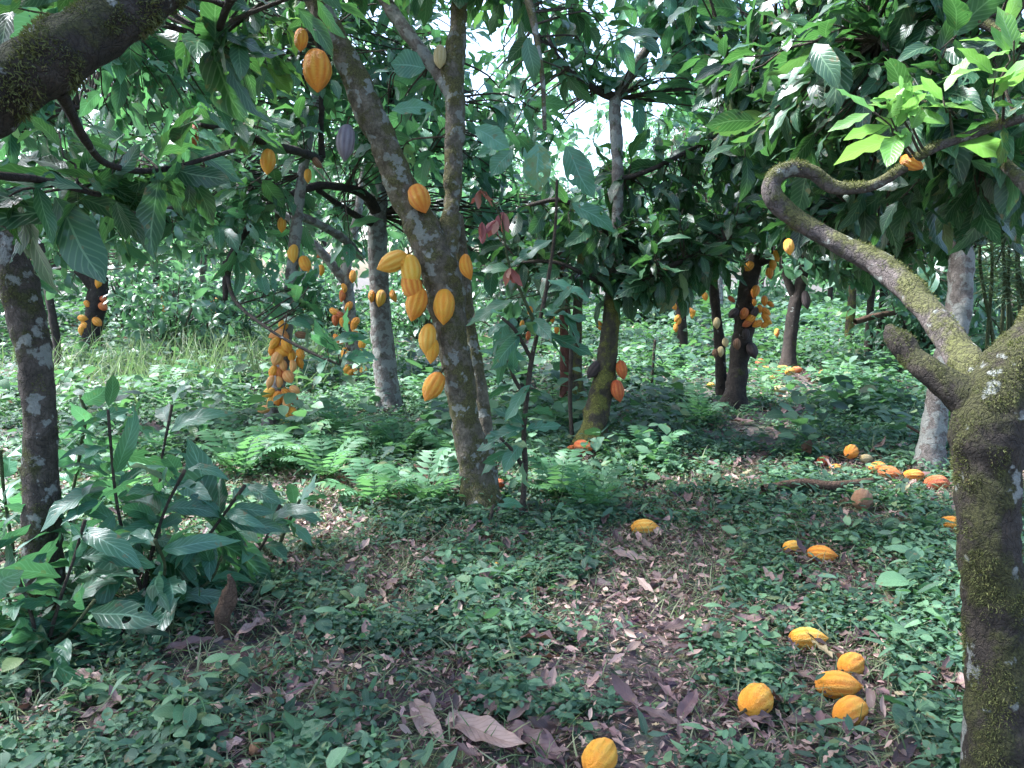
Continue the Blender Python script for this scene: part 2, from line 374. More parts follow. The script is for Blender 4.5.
# ------------------------------------------------------------------ pods
def pod_mesh(seed, seg=40, rings=22):
    """unit pod: stalk end at z=0, tip at z=-1, widest about .25"""
    rg = np.random.default_rng(seed)
    t = np.linspace(0, 1, rings); a = np.arange(seg) / seg * 2 * np.pi
    prof = np.interp(t, [0, .02, .08, .2, .38, .55, .72, .86, .95, 1], [.03, .085, .16, .225, .262, .262, .215, .125, .05, .012])
    k = rg.uniform(.92, 1.12); bx = rg.normal(0, .03); bump = rg.random(4) * 6
    V = []; rd = []
    for i, tt in enumerate(t):
        env = math.sin(math.pi * min(1, tt * 1.02)) ** .6
        rdg = np.abs(np.cos(a * 5)) ** .8           # ten ridges
        groove = 1 - .075 * env * (1 - rdg) - .02 * env * (np.cos(a * 5 + 1.57) > .9)
        r = prof[i] * k * groove * (1 + .03 * np.sin(a * 2 + bump[0]) + .02 * np.sin(a * 3 + tt * 9 + bump[1]))
        V.append(np.stack([r * np.cos(a) + bx * math.sin(tt * 3.1), r * np.sin(a), np.full(seg, -tt) + .006 * np.sin(a * 3 + bump[2])], -1)); rd.append(rdg * env)
    V = np.concatenate(V); rd = np.concatenate(rd)
    i = np.arange(rings - 1)[:, None] * seg; j = np.arange(seg)[None]; j2 = (j + 1) % seg
    Q = np.stack([i + j, i + seg + j, i + seg + j2, i + j2], -1).reshape(-1, 4)
    me = make_mesh('cacao_pod', V, Q, attrs={'rdg': rd}); return me
POD = {}
def podm(k, tone):
    key = (k, tone)
    if key not in POD:
        me = pod_mesh(k); me.materials.append(PM[tone]); POD[key] = me
    return POD[key]
def stalk_mesh():
    mb = MB(); tube(mb, [[0, 0, -.015, .04], [0, 0, .05, .026], [.01, 0, .14, .024], [.03, 0, .2, .032]], 8, .03)
    me = make_mesh('stalk', np.concatenate(mb.V), np.concatenate(mb.Q)); me.materials.append(STALK); return me
STM = stalk_mesh()
def stalk_for(o):
    s = bpy.data.objects.new('stalk', STM); col.objects.link(s); s.parent = o; return s

def orient(axis, roll):
    """matrix whose -Z is axis"""
    z = -Vector(axis).normalized(); x = Vector((1, 0, 0)) if abs(z.x) < .9 else Vector((0, 1, 0))
    y = z.cross(x).normalized(); x = y.cross(z)
    return Matrix((x, y, z)).transposed() @ Matrix.Rotation(roll, 3, 'Z')

def hang_pod(parent, x, y, lpx, tilt, tone, d, fat=1.0, stalk=False, label=None, out=.25):
    """x,y: pod centre in the photograph; tilt>0: tip swings right"""
    L = lpx * d / F
    a = R(tilt); ax = cr * math.sin(a) - cu * math.cos(a) - cf * out * random.uniform(.2, 1.2); ax = unit(ax)
    L = L / max(.5, math.sqrt(1 - (ax @ cf) ** 2)); c = P(x, y, d)
    top = c - ax * L / 2
    o = bpy.data.objects.new('cacao_pod', podm(random.randrange(5), tone)); col.objects.link(o); o.parent = parent
    M = orient(ax, random.uniform(0, 6.28)).to_4x4()
    base = Vector(parent.location)
    w = fat * random.uniform(.92, 1.08)
    o.matrix_local = Matrix.Translation(Vector([float(q) for q in top]) - base) @ M @ Matrix.Diagonal((L * w, L * w, L, 1))
    if stalk: stalk_for(o)
    if label: o['label'] = label
    return o

PODXY = []
def ground_pod(x, y, lpx, ang, tone, label, fat=1.0, toward=0.0, stalk=True, name='cacao_pod', sink=.15, group='cacao pods fallen on the ground'):
    """ang: direction of the tip seen on the ground, 0 = right, 90 = away"""
    g = G(x, y + lpx * .12); d = depth_of(g); L = lpx * d / F
    a = R(ang)
    ax = np.array([math.cos(a), math.sin(a), -toward]); ax = unit(ax)
    fore = math.sqrt(max(.15, math.cos(a) ** 2 + (math.sin(a) * .4) ** 2)); L = min(L / fore, .23) if L > .1 else L
    w = fat * random.uniform(.95, 1.05); r = .26 * L * w
    PODXY.append((g[0], g[1], L * .85))
    o = bpy.data.objects.new(name, podm(random.randrange(5), tone)); col.objects.link(o)
    c = g + np.array([0, 0, r * (1 - sink)])
    o.matrix_world = Matrix.Translation(Vector([float(q) for q in (c - ax * L / 2)])) @ orient(ax, random.uniform(0, 6)).to_4x4() @ Matrix.Diagonal((L * w, L * w, L, 1))
    tag(o, label, 'cacao pod', group)
    if stalk: stalk_for(o)
    return o

# ------------------------------------------------------------------ trees
def pxpath(nodes):
    """nodes: (x, y, width_px, depth) -> xyz r"""
    return np.array([[*P(x, y, d), w / 2 * d / F] for x, y, w, d in nodes])

def moss(mb, grid, dirs, n, ln=(.008, .022), mask=.5, seed=0., up=.3, rg=None):
    rg = rg or rng
    m, s, _ = grid.shape
    i = rg.integers(0, m, n); j = rg.integers(0, s, n); i2 = np.minimum(i + 1, m - 1); j2 = (j + 1) % s
    a, b = rg.random(n)[:, None], rg.random(n)[:, None]
    p = grid[i, j] * (1 - a) * (1 - b) + grid[i2, j] * a * (1 - b) + grid[i, j2] * (1 - a) * b + grid[i2, j2] * a * b
    nn = unit(dirs[i, j])
    k = np.array([noise.noise(Vector((float(q[0]) * 12 + seed, float(q[1]) * 12, float(q[2]) * 9))) + .35 * noise.noise(Vector((float(q[0]) * 25, float(q[1]) * 25, float(q[2]) * 25))) for q in p]) + up * nn[:, 2]
    keep = k > mask - .5; p = p[keep]; nn = nn[keep]; k = k[keep]; n = len(p)
    d = unit(nn + rg.normal(0, .5, (n, 3)) + [0, 0, -.25]); L = rg.uniform(*ln, n) * (1 + np.clip(k[:, ], 0, .8))
    leaves(mb, p - nn * .002, d, unit(rg.normal(0, 1, (n, 3))), L, L * .11, rg.uniform(0, .8, n), 'lance', 3, 2, rng_=rg, tone=np.clip(k * .8 - .2, -.5, .6))

def blobs_points(bl, rg):
    """bl: list of (x, y, d, rx_px, ry_px, rd, n) -> cluster centres"""
    out = []
    for (x, y, d, rx, ry, rd, n) in bl:
        v = rg.normal(0, 1, (n, 3)); v = unit(v) * (rg.random((n, 1)) ** .45)
        out.append(P(x, y, d) + cr * (v[:, :1] * rx * d / F) + cu * (v[:, 1:2] * ry * d / F) + cf * (v[:, 2:] * rd))
    return np.concatenate(out)

def wb(x, y, z, rx, ry, rz, n):
    v = np.array([x, y, z]) - C0; d = max(.3, v @ cf)
    return (CX + F * (v @ cr) / d, CY - F * (v @ cu) / d, v @ cf if v @ cf > .3 else .3, rx * F / d, rz * F / d, ry, n)

def foliage(tree, base, blobs, nodes, L, k=7, mat=LEAF, hi=True, tone=0., seed=0, droop=.10, twigs=True, wr=.19, kinds=None, bend=.5, name='crown', spread=1.):
    """clusters of leaves in the blobs, twigs back to the nearest of the limb nodes"""
    rg = np.random.default_rng(seed + 100)
    c = blobs_points(blobs, rg); nodes = np.asarray(nodes)[:, :3]
    mb = MB(); tb = MB()
    dd = np.linalg.norm(c[:, None] - nodes[None], axis=2); near = nodes[dd.argmin(1)]
    dirs = unit(c - near + rg.normal(0, .15, c.shape) * np.linalg.norm(c - near, axis=1)[:, None] + 1e-4)
    cluster(mb, c, dirs, k, L, ns=8 if hi else 5, na=5 if hi else 3, tone=tone, rg=rg, droop=droop, wr=wr, bend=bend, spread=spread)
    if twigs:
        for q, n_, dr in zip(c, near, dirs):
            ln = np.linalg.norm(q - n_)
            mid = (q * .5 + n_ * .5) + rg.normal(0, .06, 3) * ln + np.array([0, 0, .06 * ln])
            r0 = .004 + .006 * min(1.5, ln)
            tube(tb, np.array([[*n_, r0], [*mid, r0 * .75], [*(q - dr * L * .5), r0 * .5], [*q, .003]]), 6 if hi else 4, .12 if hi else .3)
        tb.build('twigs', TWIG, tree, base)
    mb.build(name, mat, tree, base)

def limb(tree, base, nodes, name='branch', mat=BARK, sides=14, step=.03, knob=.12, mossn=0, mossargs={}, root=False):
    pth = pxpath(nodes) if len(nodes[0]) == 4 and not isinstance(nodes, np.ndarray) else np.asarray(nodes)
    if root:   # flare into the ground
        b = pth[0].copy(); b[2] -= .12; b[3] *= 1.9; g_ = pth[0].copy(); g_[3] *= 1.35; m_ = pth[0] * .75 + pth[1] * .25 if np.linalg.norm(pth[1][:3] - pth[0][:3]) > .5 else pth[0] * .4 + pth[1] * .6
        pth = np.vstack([b, g_, m_, pth[1:]])
    mb = MB(); c, grid, dirs = tube(mb, pth, sides, step, knob, seed=float(nodes[0][0]) * .37)
    o = mb.build(name, mat, tree, base)
    if mossn:
        mm = MB(); moss(mm, grid, dirs, mossn, **mossargs); mm.build('moss', MOSSB, o)
        mo = o.children[0] if o.children else None
        if mo is not None:
            me = mo.data; co = np.empty(len(me.vertices) * 3, np.float32); me.vertices.foreach_get('co', co)
            co = co.reshape(-1, 3) - np.asarray(base, np.float32); me.vertices.foreach_set('co', co.ravel())
    return c

def gbase(x, y): return G(x, y)

# === T17 right foreground tree
b = P(993, 800, 2.25); b[2] = float(gz(b[0], b[1]))
t = thing('cacao_tree', b, 'thick mossy forked tree at the photo right edge, long bare limb curling to the left', 'tree')
c1 = limb(t, b, [(1000, 835, 66, 2.22), (996, 740, 60, 2.24), (997, 640, 56, 2.25), (990, 540, 55, 2.25), (990, 470, 59, 2.25), (990, 425, 68, 2.25), (1008, 385, 70, 2.27), (1040, 345, 62, 2.3), (1090, 270, 52, 2.35), (1150, 150, 40, 2.5)], 'trunk', BARKMOSS, 48, .010, .09, 60000, dict(mask=.60, ln=(.004, .011)), root=False)
c2 = limb(t, b, [(1000, 430, 36, 2.27), (977, 385, 38, 2.33), (954, 345, 31, 2.45), (919, 300, 27, 2.6), (880, 265, 24, 2.75), (832, 240, 21, 2.85), (795, 218, 20, 2.9), (774, 198, 19, 2.9), (773, 180, 17, 2.9), (790, 169, 18, 2.9), (812, 172, 15, 2.9), (835, 187, 13, 2.9), (870, 186, 12, 2.85), (900, 170, 11, 2.8), (930, 150, 9, 2.75), (985, 130, 9, 2.7), (1050, 110, 8, 2.6)], 'branch', BARKLIM, 24, .014, .10, 22000, dict(mask=.80, ln=(.004, .010), up=.3))
c3 = limb(t, b, [(995, 440, 34, 2.25), (968, 402, 36, 2.28), (930, 372, 28, 2.33), (912, 358, 21, 2.38), (903, 344, 23, 2.40), (893, 336, 17, 2.42), (889, 326, 7, 2.44)], 'branch', BARKMOSS, 20, .014, .14, 7000, dict(mask=.6, ln=(.004, .010)))
c4 = limb(t, b, [(1090, 270, 30, 2.35), (1040, 200, 16, 2.6), (990, 150, 11, 2.9), (930, 95, 8, 3.1), (880, 40, 6, 3.3)], 'branch', BARKLIM, 10, .03, .1)
c5 = limb(t, b, [(1150, 150, 30, 2.5), (1060, 60, 18, 2.8), (980, 20, 12, 3.1), (900, -30, 8, 3.3)], 'branch', BARKLIM, 10, .03, .1)
foliage(t, b, [(885, 98, 2.6, 34, 18, .12, 4)], np.vstack([c2, c4]), .165, 7, LEAFYOUNG, tone=.2, seed=1, droop=.0, bend=.25, name='young_leaves')
foliage(t, b, [(1000, 60, 2.6, 60, 40, .2, 5)], np.vstack([c2, c4]), .19, 7, LEAFYOUNG, tone=0, seed=2, droop=.0, bend=.25, name='young_leaves')
foliage(t, b, [(880, 60, 3.5, 150, 90, .6, 64), (960, 130, 3.1, 90, 70, .5, 34), (840, 130, 3.8, 90, 60, .5, 30), (900, 215, 3.9, 90, 26, .4, 16), (1000, 190, 3.1, 50, 30, .3, 7), (960, -60, 3.2, 220, 60, .9, 36)], np.vstack([c2[len(c2) // 2:], c4, c5]), .215, 7, LEAF, tone=-.15, seed=3)
hang_pod(t, 912, 163, 24, 60, 'o', 2.78, stalk=True)
hang_pod(t, 789, 247, 17, 5, 'o', 2.84)

# === T1 near mossy limb, top left
b = np.array([-2.35, 1.9, 0]); b[2] = float(gz(b[0], b[1]))
t = thing('cacao_tree', b, 'leaning tree reaching in at the top left corner, thick limb furred with moss', 'tree')
p0 = np.array([[b[0], b[1], b[2] - .1, .14], [-2.3, 1.9, .6, .12], [-2.1, 1.88, 1.25, .11], *pxpath([(-190, 175, 80, 1.95), (-60, 120, 76, 2.0), (20, 78, 66, 2.05), (90, 34, 56, 2.1), (155, -8, 44, 2.2), (250, -70, 34, 2.4), (360, -120, 28, 2.7)])])
c1 = limb(t, b, p0, 'trunk', BARKMOSS, 48, .012, .10, 90000, dict(mask=.44, ln=(.005, .017), up=.25))
c2 = limb(t, b, [(60, 90, 14, 2.08), (85, 140, 9, 2.4), (110, 165, 7, 2.7), (160, 170, 6, 2.9), (235, 150, 4, 3.0)], 'branch', BARKDARK, 8, .03, .1)
c3 = limb(t, b, [(-60, 125, 30, 2.0), (-20, 170, 12, 2.3), (40, 180, 8, 2.6), (100, 195, 5, 2.8)], 'branch', BARKDARK, 8, .03, .1)
c4 = limb(t, b, [(260, -60, 30, 2.4), (230, 0, 10, 2.8), (215, 40, 6, 3.1)], 'branch', BARKDARK, 8, .03, .1)
foliage(t, b, [(100, 165, 2.9, 100, 40, .3, 11), (20, 190, 2.8, 60, 30, .3, 6), (215, 35, 3.2, 60, 45, .3, 8), (60, -30, 2.6, 120, 20, .4, 8), (350, -90, 3, 200, 50, .6, 20)], np.vstack([c2, c3, c4]), .25, 6, LEAF, tone=-.15, seed=4)
c5 = limb(t, b, np.array([[-2.1, 1.88, 1.25, .08], [-2.6, 2.1, 2.2, .07], [-3.0, 2.4, 3.2, .05], [-3.2, 3.0, 3.9, .03]]), 'branch', BARKMOSS, 12, .05, .12)  # boughs added to hold up the unseen overhead crown
c6 = limb(t, b, np.array([[-3.0, 2.4, 3.2, .04], [-2.2, 1.9, 3.7, .03], [-1.3, 1.8, 4.0, .02]]), 'branch', BARKMOSS, 8, .05, .12)
foliage(t, b, [wb(-2.9, 2.2, 3.9, 1.6, 1.3, .5, 110), wb(-1.4, 2.6, 4.1, 1.2, 1.2, .4, 60), wb(-3.6, 4.0, 3.9, 1.3, 1.3, .6, 70)], np.vstack([c5, c6]), .28, 7, LEAF, False, seed=104)  # crown overhead out of view, added to shade the near ground
foliage(t, b, [(40, 10, 3.3, 50, 25, .3, 4)], np.vstack([c4, c1[-30:]]), .26, 6, LEAFB, tone=.1, seed=5)

# === tree overhanging from beyond the right edge
b = P(1230, 500, 4.6); b[2] = float(gz(b[0], b[1]))
t = thing('cacao_tree', b, 'dark-leaved tree standing beyond the right edge, boughs hanging over the top right', 'tree')
c1 = limb(t, b, np.array([[*b, .12], [b[0] - .1, b[1], 1.2, .1], [b[0] - .4, b[1] + .1, 2.4, .08], [b[0] - .8, b[1] + .2, 3.4, .05]]), 'trunk', BARKDARK, 14, .06, .12, root=True)
c2 = limb(t, b, [(1100, 60, 16, 4.7), (1000, 70, 12, 4.8), (900, 60, 9, 4.9), (800, 50, 7, 5.0), (730, 60, 5, 5.1)], 'branch', BARKDARK, 8, .06, .12)
c3 = limb(t, b, [(1120, 120, 14, 4.7), (1040, 160, 10, 4.7), (950, 190, 7, 4.8), (860, 210, 5, 4.9)], 'branch', BARKDARK, 8, .06, .12)
foliage(t, b, [(860, 60, 4.9, 170, 90, .6, 120), (960, 170, 4.9, 110, 60, .5, 60), (770, 110, 5.1, 70, 70, .5, 40), (850, 205, 5.0, 80, 35, .4, 30), (900, -80, 4.6, 260, 70, 1.0, 80)], np.vstack([c2, c3, c1[-6:]]), .25, 7, LEAF, tone=-.25, seed=31)

# === T2 left mossy trunk
b = G(42, 615)
d0 = depth_of(b)
t = thing('cacao_tree', b, 'mossy lichen-spotted trunk at the left edge, rising out of the big-leaved saplings', 'tree')
c1 = limb(t, b, [(42, 612, 42, d0), (41, 520, 35, d0), (40, 440, 31, d0), (35, 360, 32, d0), (22, 300, 34, d0), (4, 245, 34, d0), (-25, 200, 36, d0 + .05), (-60, 120, 36, d0 + .1), (-80, 20, 30, d0 + .2), (-60, -120, 22, d0 + .4)], 'trunk', BARKLICH, 36, .014, .10, 26000, dict(mask=.72, ln=(.005, .012)), root=True)
c2 = limb(t, b, [(-60, 120, 22, d0 + .1), (0, 60, 12, d0 + .5), (60, 30, 8, d0 + .9), (130, 0, 6, d0 + 1.3)], 'branch', BARKDARK, 8, .04, .1)
foliage(t, b, [(60, 30, d0 + 1.1, 110, 60, .5, 24), (20, 120, d0 + .9, 50, 80, .4, 12), wb(-2.2, 5.0, 4.4, 1.6, 1.6, .6, 80), (160, 80, d0 + 1.6, 80, 60, .6, 26)], c2, .25, 6, LEAFB, tone=.1, seed=6)  # the wb blob is unseen overhead leafage, added for its shade below

# === T3 main tree
b = G(480, 512); D = depth_of(b)
t = thing('cacao_tree', b, 'large central tree forking into two stems, big yellow-orange pods growing on its trunk', 'tree')
MAIN = t
c1 = limb(t, b, [(481, 512, 36.8, D), (474, 465, 32.0, D), (465, 420, 30.4, D), (458, 370, 30.4, D), (450, 320, 33.6, D), (440, 270, 40.0, D), (425, 235, 36.8, D), (404, 190, 32.0, D), (385, 145, 29.6, D), (366, 105, 28.0, D), (346, 60, 24.8, D), (325, 20, 22.4, D), (305, -20, 20.0, D), (280, -90, 16.0, D - .2)], 'trunk', BARK, 36, .018, .12, 1500, dict(mask=1.05, ln=(.006, .014)), root=True)
c2 = limb(t, b, [(440, 275, 27.2, D), (449, 235, 22.4, D + .04), (453, 200, 19.2, D + .05), (453, 160, 19.2, D + .05), (455, 110, 20.0, D + .05), (453, 75, 21.6, D + .05), (456, 40, 17.6, D + .05), (461, -10, 14.4, D), (470, -70, 12.0, D - .2)], 'branch', BARKFORK, 24, .02, .18, 2600, dict(mask=.85, ln=(.006, .014)))
c3 = limb(t, b, [(452, 95, 14.4, D + .05), (438, 72, 14.4, D + .08), (420, 50, 13.6, D + .1), (402, 25, 13.8, D + .15), (380, -8, 12.0, D + .2), (350, -60, 10.0, D + .3)], 'branch', BARKPALE, 16, .02, .1)
bb = G(492, 476); D2 = depth_of(bb)
c4 = limb(t, b, [(490, 492, 19.2, D + .22), (484, 430, 17.6, D + .3), (476, 370, 16.0, D + .35), (468, 320, 13.6, D + .35), (462, 260, 12.9, D + .3), (458, 215, 10.3, D + .2)], 'branch', BARK, 16, .03, .1)
c5 = limb(t, b, [(470, -70, 12.0, D - .2), (520, -20, 9.0, D - .4), (540, 60, 6.0, D - .5), (545, 130, 4.0, D - .5)], 'branch', BARK, 8, .04, .1)
c6 = limb(t, b, [(280, -90, 13.8, D - .2), (250, -20, 9.0, D - .3), (245, 30, 6.0, D - .3)], 'branch', BARK, 8, .04, .1)
c7 = limb(t, b, [(330, 20, 9.0, D + .02), (322, 32, 6.0, D - .02), (306, 30, 4.0, D - .05)], 'branch', BARK, 8, .03, .1)
foliage(t, b, [(560, 30, D - .2, 90, 50, .4, 12), (400, -90, D - .2, 280, 70, 1.0, 90), (250, 45, D - .2, 55, 45, .4, 9), (470, -20, D + .2, 90, 40, .5, 12)], np.vstack([c5, c6, c2[-10:], c3[-8:], c1[-12:]]), .26, 7, LEAF, tone=.15, seed=7)
foliage(t, b, [(248, 60, D + .1, 40, 40, .3, 4), (290, 30, D + .2, 30, 30, .3, 2)], np.vstack([c6]), .25, 7, LEAFYOUNG, tone=.1, seed=8, name='young_leaves')
foliage(t, b, [(430, 100, D + .5, 70, 60, .3, 12), (500, 110, D + .4, 60, 50, .3, 8), (410, 140, D + .6, 40, 30, .2, 5)], np.vstack([c2[10:], c3]), .25, 6, LEAFB, tone=.15, seed=9)
# single big leaves hanging near the centre
mb = MB()
sp = [(538, 143, 50, (0, -1), .19, .2), (566, 146, 60, (.45, -.9), .16, .1), (572, 203, 52, (.85, -.5), .14, .2), (512, 150, 34, (-.6, -.7), .2, .1), (425, 68, 34, (-.9, .1), .3, .0), (392, 110, 44, (.95, .1), .12, .2), (475, 128, 40, (.9, -.5), .2, .1), (80, 95, 0, (0, 0), .1, 0)]
for (x, y, l, dr, wr, bd) in sp:
    if l == 0: continue
    dd = D - .55; q = P(x, y, dd)[None]; dv = (cr * dr[0] + cu * dr[1] - cf * .1)[None]
    leaves(mb, q, dv, (-cf * 1. + cu * .25)[None], np.array([l * dd / F]), np.array([l * dd / F * wr * 1.5]), np.array([bd]), 'cacao', 12, 7, fold=.1, tone=np.array([.4]))
mb.build('hanging_leaves', LEAFB, t, b)
fr = D - .12
for (x, y, l, tl, tn) in [(301, 40, 25, 0, 'o'), (317, 71, 45, 3, 'o'), (420, 199, 32, 22, 'o'), (392, 262, 33, -62, 'y'), (402, 262, 26, 60, 'o'), (411, 272, 36, 8, 'y'), (413, 287, 34, 14, 'o'), (416, 304, 36, -14, 'o'), (444, 307, 37, 0, 'o'), (428, 340, 33, -4, 'y'), (432, 351, 26, -5, 'o'), (433, 387, 32, -28, 'o'), (468, 267, 27, 14, 'o'), (458, 284, 20, 0, 'o')]:
    hang_pod(t, x, y, l, tl, tn, fr if l > 20 else D + .1, stalk=True, fat=1.07 if l > 26 else 1.0)
hang_pod(t, 346, 143, 38, -4, 'g', fr, stalk=True, label='shrivelled grey-purple pod')
hang_pod(t, 440, 57, 26, 0, 'p', D - .02, stalk=True, label='pale whitish pod in the fork of the branch')

# === mid left tree beyond the left edge
b = P(-70, 420, 7.6); b[2] = float(gz(b[0], b[1]))
t = thing('cacao_tree', b, 'pale blue-green tree from beyond the left edge, boughs hanging behind the mossy left trunk', 'tree')
D = 7.6
c1 = limb(t, b, np.array([[*b, .11], [b[0], b[1], 1.2, .09], [b[0] + .3, b[1] + .1, 2.3, .06], [b[0] + .8, b[1] + .2, 3.3, .03]]), 'trunk', BARKDARK, 12, .06, .12, root=True)
c2 = limb(t, b, [(-60, 260, 10, D), (20, 225, 8, D), (110, 215, 6, D), (200, 205, 4, D)], 'branch', BARKDARK, 8, .06, .12)
c3 = limb(t, b, [(-50, 180, 9, D), (40, 120, 7, D), (150, 90, 5, D)], 'branch', BARKDARK, 8, .06, .12)
foliage(t, b, [(120, 225, D + .2, 120, 38, .6, 60), (60, 110, D + .4, 130, 60, .7, 60), (200, 150, D + .6, 70, 50, .6, 30), (30, 265, D + .2, 60, 24, .5, 16), wb(-5.2, 8.0, 4.5, 2.0, 2.0, .6, 130)], np.vstack([c2, c3]), .26, 7, LEAFFAR, tone=.25, seed=71)  # the wb blob is extra canopy, added to shade the middle ground

# === T4 pale lichen trunk
b = G(389, 412); D = depth_of(b)
t = thing('cacao_tree', b, 'straight pale whitish trunk left of the central tree, bare down to its ferny foot', 'tree')
c1 = limb(t, b, [(390, 414, 26, D), (386, 375, 23, D), (381, 320, 21, D), (378, 260, 19, D), (378, 210, 18, D), (384, 150, 14, D), (392, 90, 12, D), (400, 20, 10, D), (405, -60, 8, D)], 'trunk', BARKPALE, 20, .04, .08, root=True)
c2 = limb(t, b, [(378, 215, 13, D), (365, 195, 10, D - .3), (345, 188, 8, D - .6), (318, 186, 8, D - .8), (285, 197, 8, D - 1), (262, 212, 8, D - 1.2), (240, 240, 7, D - 1.3), (228, 268, 8, D - 1.3), (225, 300, 5, D - 1.3)], 'branch', BARKDARK, 12, .03, .12)
c3 = limb(t, b, [(376, 225, 8, D), (355, 215, 7, D - .3), (335, 202, 6, D - .5), (318, 190, 6, D - .8)], 'branch', BARKDARK, 8, .04, .1)
c4 = limb(t, b, [(225, 262, 5, D - 1.3), (235, 300, 4, D - 1.6), (270, 330, 3, D - 1.9), (310, 352, 3, D - 2.1), (340, 365, 2, D - 2.2)], 'branch', BARKDARK, 8, .04, .1)
foliage(t, b, [(410, 90, D - .4, 90, 120, 1.0, 110), (380, -40, D, 140, 70, 1.2, 70), (490, 200, D + .2, 60, 90, .7, 60), (340, 130, D, 50, 60, .6, 30), (300, 290, D - 1.6, 60, 22, .4, 12), (240, 240, D - 1.4, 30, 40, .4, 9), (350, 340, D - 2.2, 36, 16, .2, 4), (335, 235, D - .6, 40, 24, .3, 6)], np.vstack([c1[-60:], c2, c4]), .29, 6, LEAFB, tone=.1, seed=10)
for (cx_, cy_, l, tl, tn) in [(432, 332, 13, 0, 'o'), (456, 337, 18, -10, 'y'), (495, 330, 14, 20, 'o'), (176, 128, 16, 0, 'y')]:
    hang_pod(t, 220 + cx_ / 2.844, 180 + cy_ / 2.844, l, tl, tn, D - .12 if cx_ > 300 else D - 1.3)

# === T5 pod-laden stem
b = G(270, 434); D = depth_of(b)
t = thing('cacao_tree', b, 'slender tree whose lower trunk is wrapped in a dense column of orange pods', 'tree')
c1 = limb(t, b, [(268, 436, 18, D), (276, 400, 14, D), (283, 360, 13, D), (288, 320, 12, D), (292, 270, 12, D), (297, 220, 11, D), (303, 170, 10, D), (312, 120, 9, D), (322, 60, 8, D), (330, 0, 7, D), (335, -60, 6, D)], 'trunk', BARKPALE, 16, .04, .1, root=True)
c2 = limb(t, b, [(320, 160, 8, D - .1), (300, 152, 9, D - .8), (270, 145, 8, D - 1.1), (235, 132, 7, D - 1.3), (200, 125, 5, D - 1.5)], 'branch', BARKDARK, 10, .03, .12)
c3 = limb(t, b, [(322, 158, 7, D - .1), (321, 130, 6, D - .2), (322, 90, 6, D - .3), (318, 40, 5, D - .3)], 'branch', BARKDARK, 10, .03, .12)
c4 = limb(t, b, [(297, 215, 9, D), (320, 225, 8, D + .3), (345, 240, 8, D + .6), (362, 258, 6, D + .9)], 'branch', BARKPALE, 10, .04, .1)
foliage(t, b, [wb(-2.6, 9.0, 4.8, 2.0, 1.6, .6, 110), (320, 30, D, 110, 90, 1.1, 90), (220, 60, D, 70, 70, .9, 40), (230, 110, D - 1.3, 60, 30, .4, 12), (290, 120, D - .5, 40, 30, .4, 12), (240, 190, D - .2, 50, 30, .4, 9)], np.vstack([c1[-60:], c2, c3]), .26, 7, LEAF, tone=.25, seed=12)  # the wb blob adds leaves high up to shade the mid clearing
hang_pod(t, 268, 162, 27, 0, 'o', D - 1.15, fat=1.05, stalk=True)
hang_pod(t, 189, 137, 27, 0, 'r', D - 1.5, fat=1.1, stalk=True, label='dark orange pod in shade at the branch end')
hang_pod(t, 308, 176, 15, 0, 'y', D - .2)
hang_pod(t, 318, 163, 15, 40, 'b', D - .6)
cl = [(180,412,0),(160,440,-60),(155,465,-40),(148,483,-20),(178,487,70),(203,500,20),(230,495,40),(162,508,-25),(180,528,0),(205,530,0),(228,520,20),(150,545,-25),(143,575,-15),(166,575,0),(138,605,-50),(190,605,60),(213,597,60),(165,622,-15),(208,625,40),(125,653,-65),(186,642,0),(208,660,30),(187,682,0),(176,440,60),(190,470,10),(170,550,10),(195,560,30),(150,625,-40)]
for (cx_, cy_, tl) in cl:
    hang_pod(t, 220 + cx_ / 2.844, 180 + cy_ / 2.844, random.uniform(11.5, 16.5), tl + random.uniform(-14, 14), random.choice('qqqooyr'), D - random.uniform(.08, .18), fat=random.uniform(1.0, 1.25))
hang_pod(t, 302, 335, 15, 80, 'b', D - .1, fat=.9)
for (cx_, cy_, l, tl, tn) in [(211, 210, 19, 0, 'y'), (243, 240, 19, 25, 'o')]:
    hang_pod(t, 220 + cx_ / 2.844, 180 + cy_ / 2.844, l, tl, tn, D - .12, fat=1.1)

# === T6
b = G(354, 386); D = depth_of(b)
t = thing('cacao_tree', b, 'forked lichen-grey tree with a loose string of pods, between pod column and pale trunk', 'tree')
c1 = limb(t, b, [(354, 388, 16, D), (352, 350, 13, D), (350, 310, 12, D), (346, 270, 11, D), (352, 240, 10, D), (360, 200, 8, D), (366, 140, 7, D), (370, 60, 6, D)], 'trunk', BARKPALE, 16, .05, .12, root=True)
c2 = limb(t, b, [(347, 285, 9, D), (330, 262, 9, D - .1), (310, 240, 8, D - .2), (285, 215, 7, D - .3), (255, 200, 6, D - .3), (230, 180, 4, D)], 'branch', BARKPALE, 12, .05, .1)
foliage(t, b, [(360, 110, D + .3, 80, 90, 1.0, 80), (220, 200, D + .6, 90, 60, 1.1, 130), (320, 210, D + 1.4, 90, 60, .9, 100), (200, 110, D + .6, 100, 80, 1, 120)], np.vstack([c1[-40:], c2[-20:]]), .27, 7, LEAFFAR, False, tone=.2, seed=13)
for (cx_, cy_, tl) in [(345,330,0),(328,375,60),(328,398,0),(349,402,0),(331,452,30),(350,452,-20),(353,490,-20),(404,467,0),(360,540,-15),(408,545,5),(340,385,60),(378,275,0),(288,257,0),(290,213,-60),(303,217,60)]:
    hang_pod(t, 220 + cx_ / 2.844, 180 + cy_ / 2.844, random.uniform(11, 14), tl, 'y' if cy_ > 520 else random.choice('oor'), D - .1, fat=1.1)

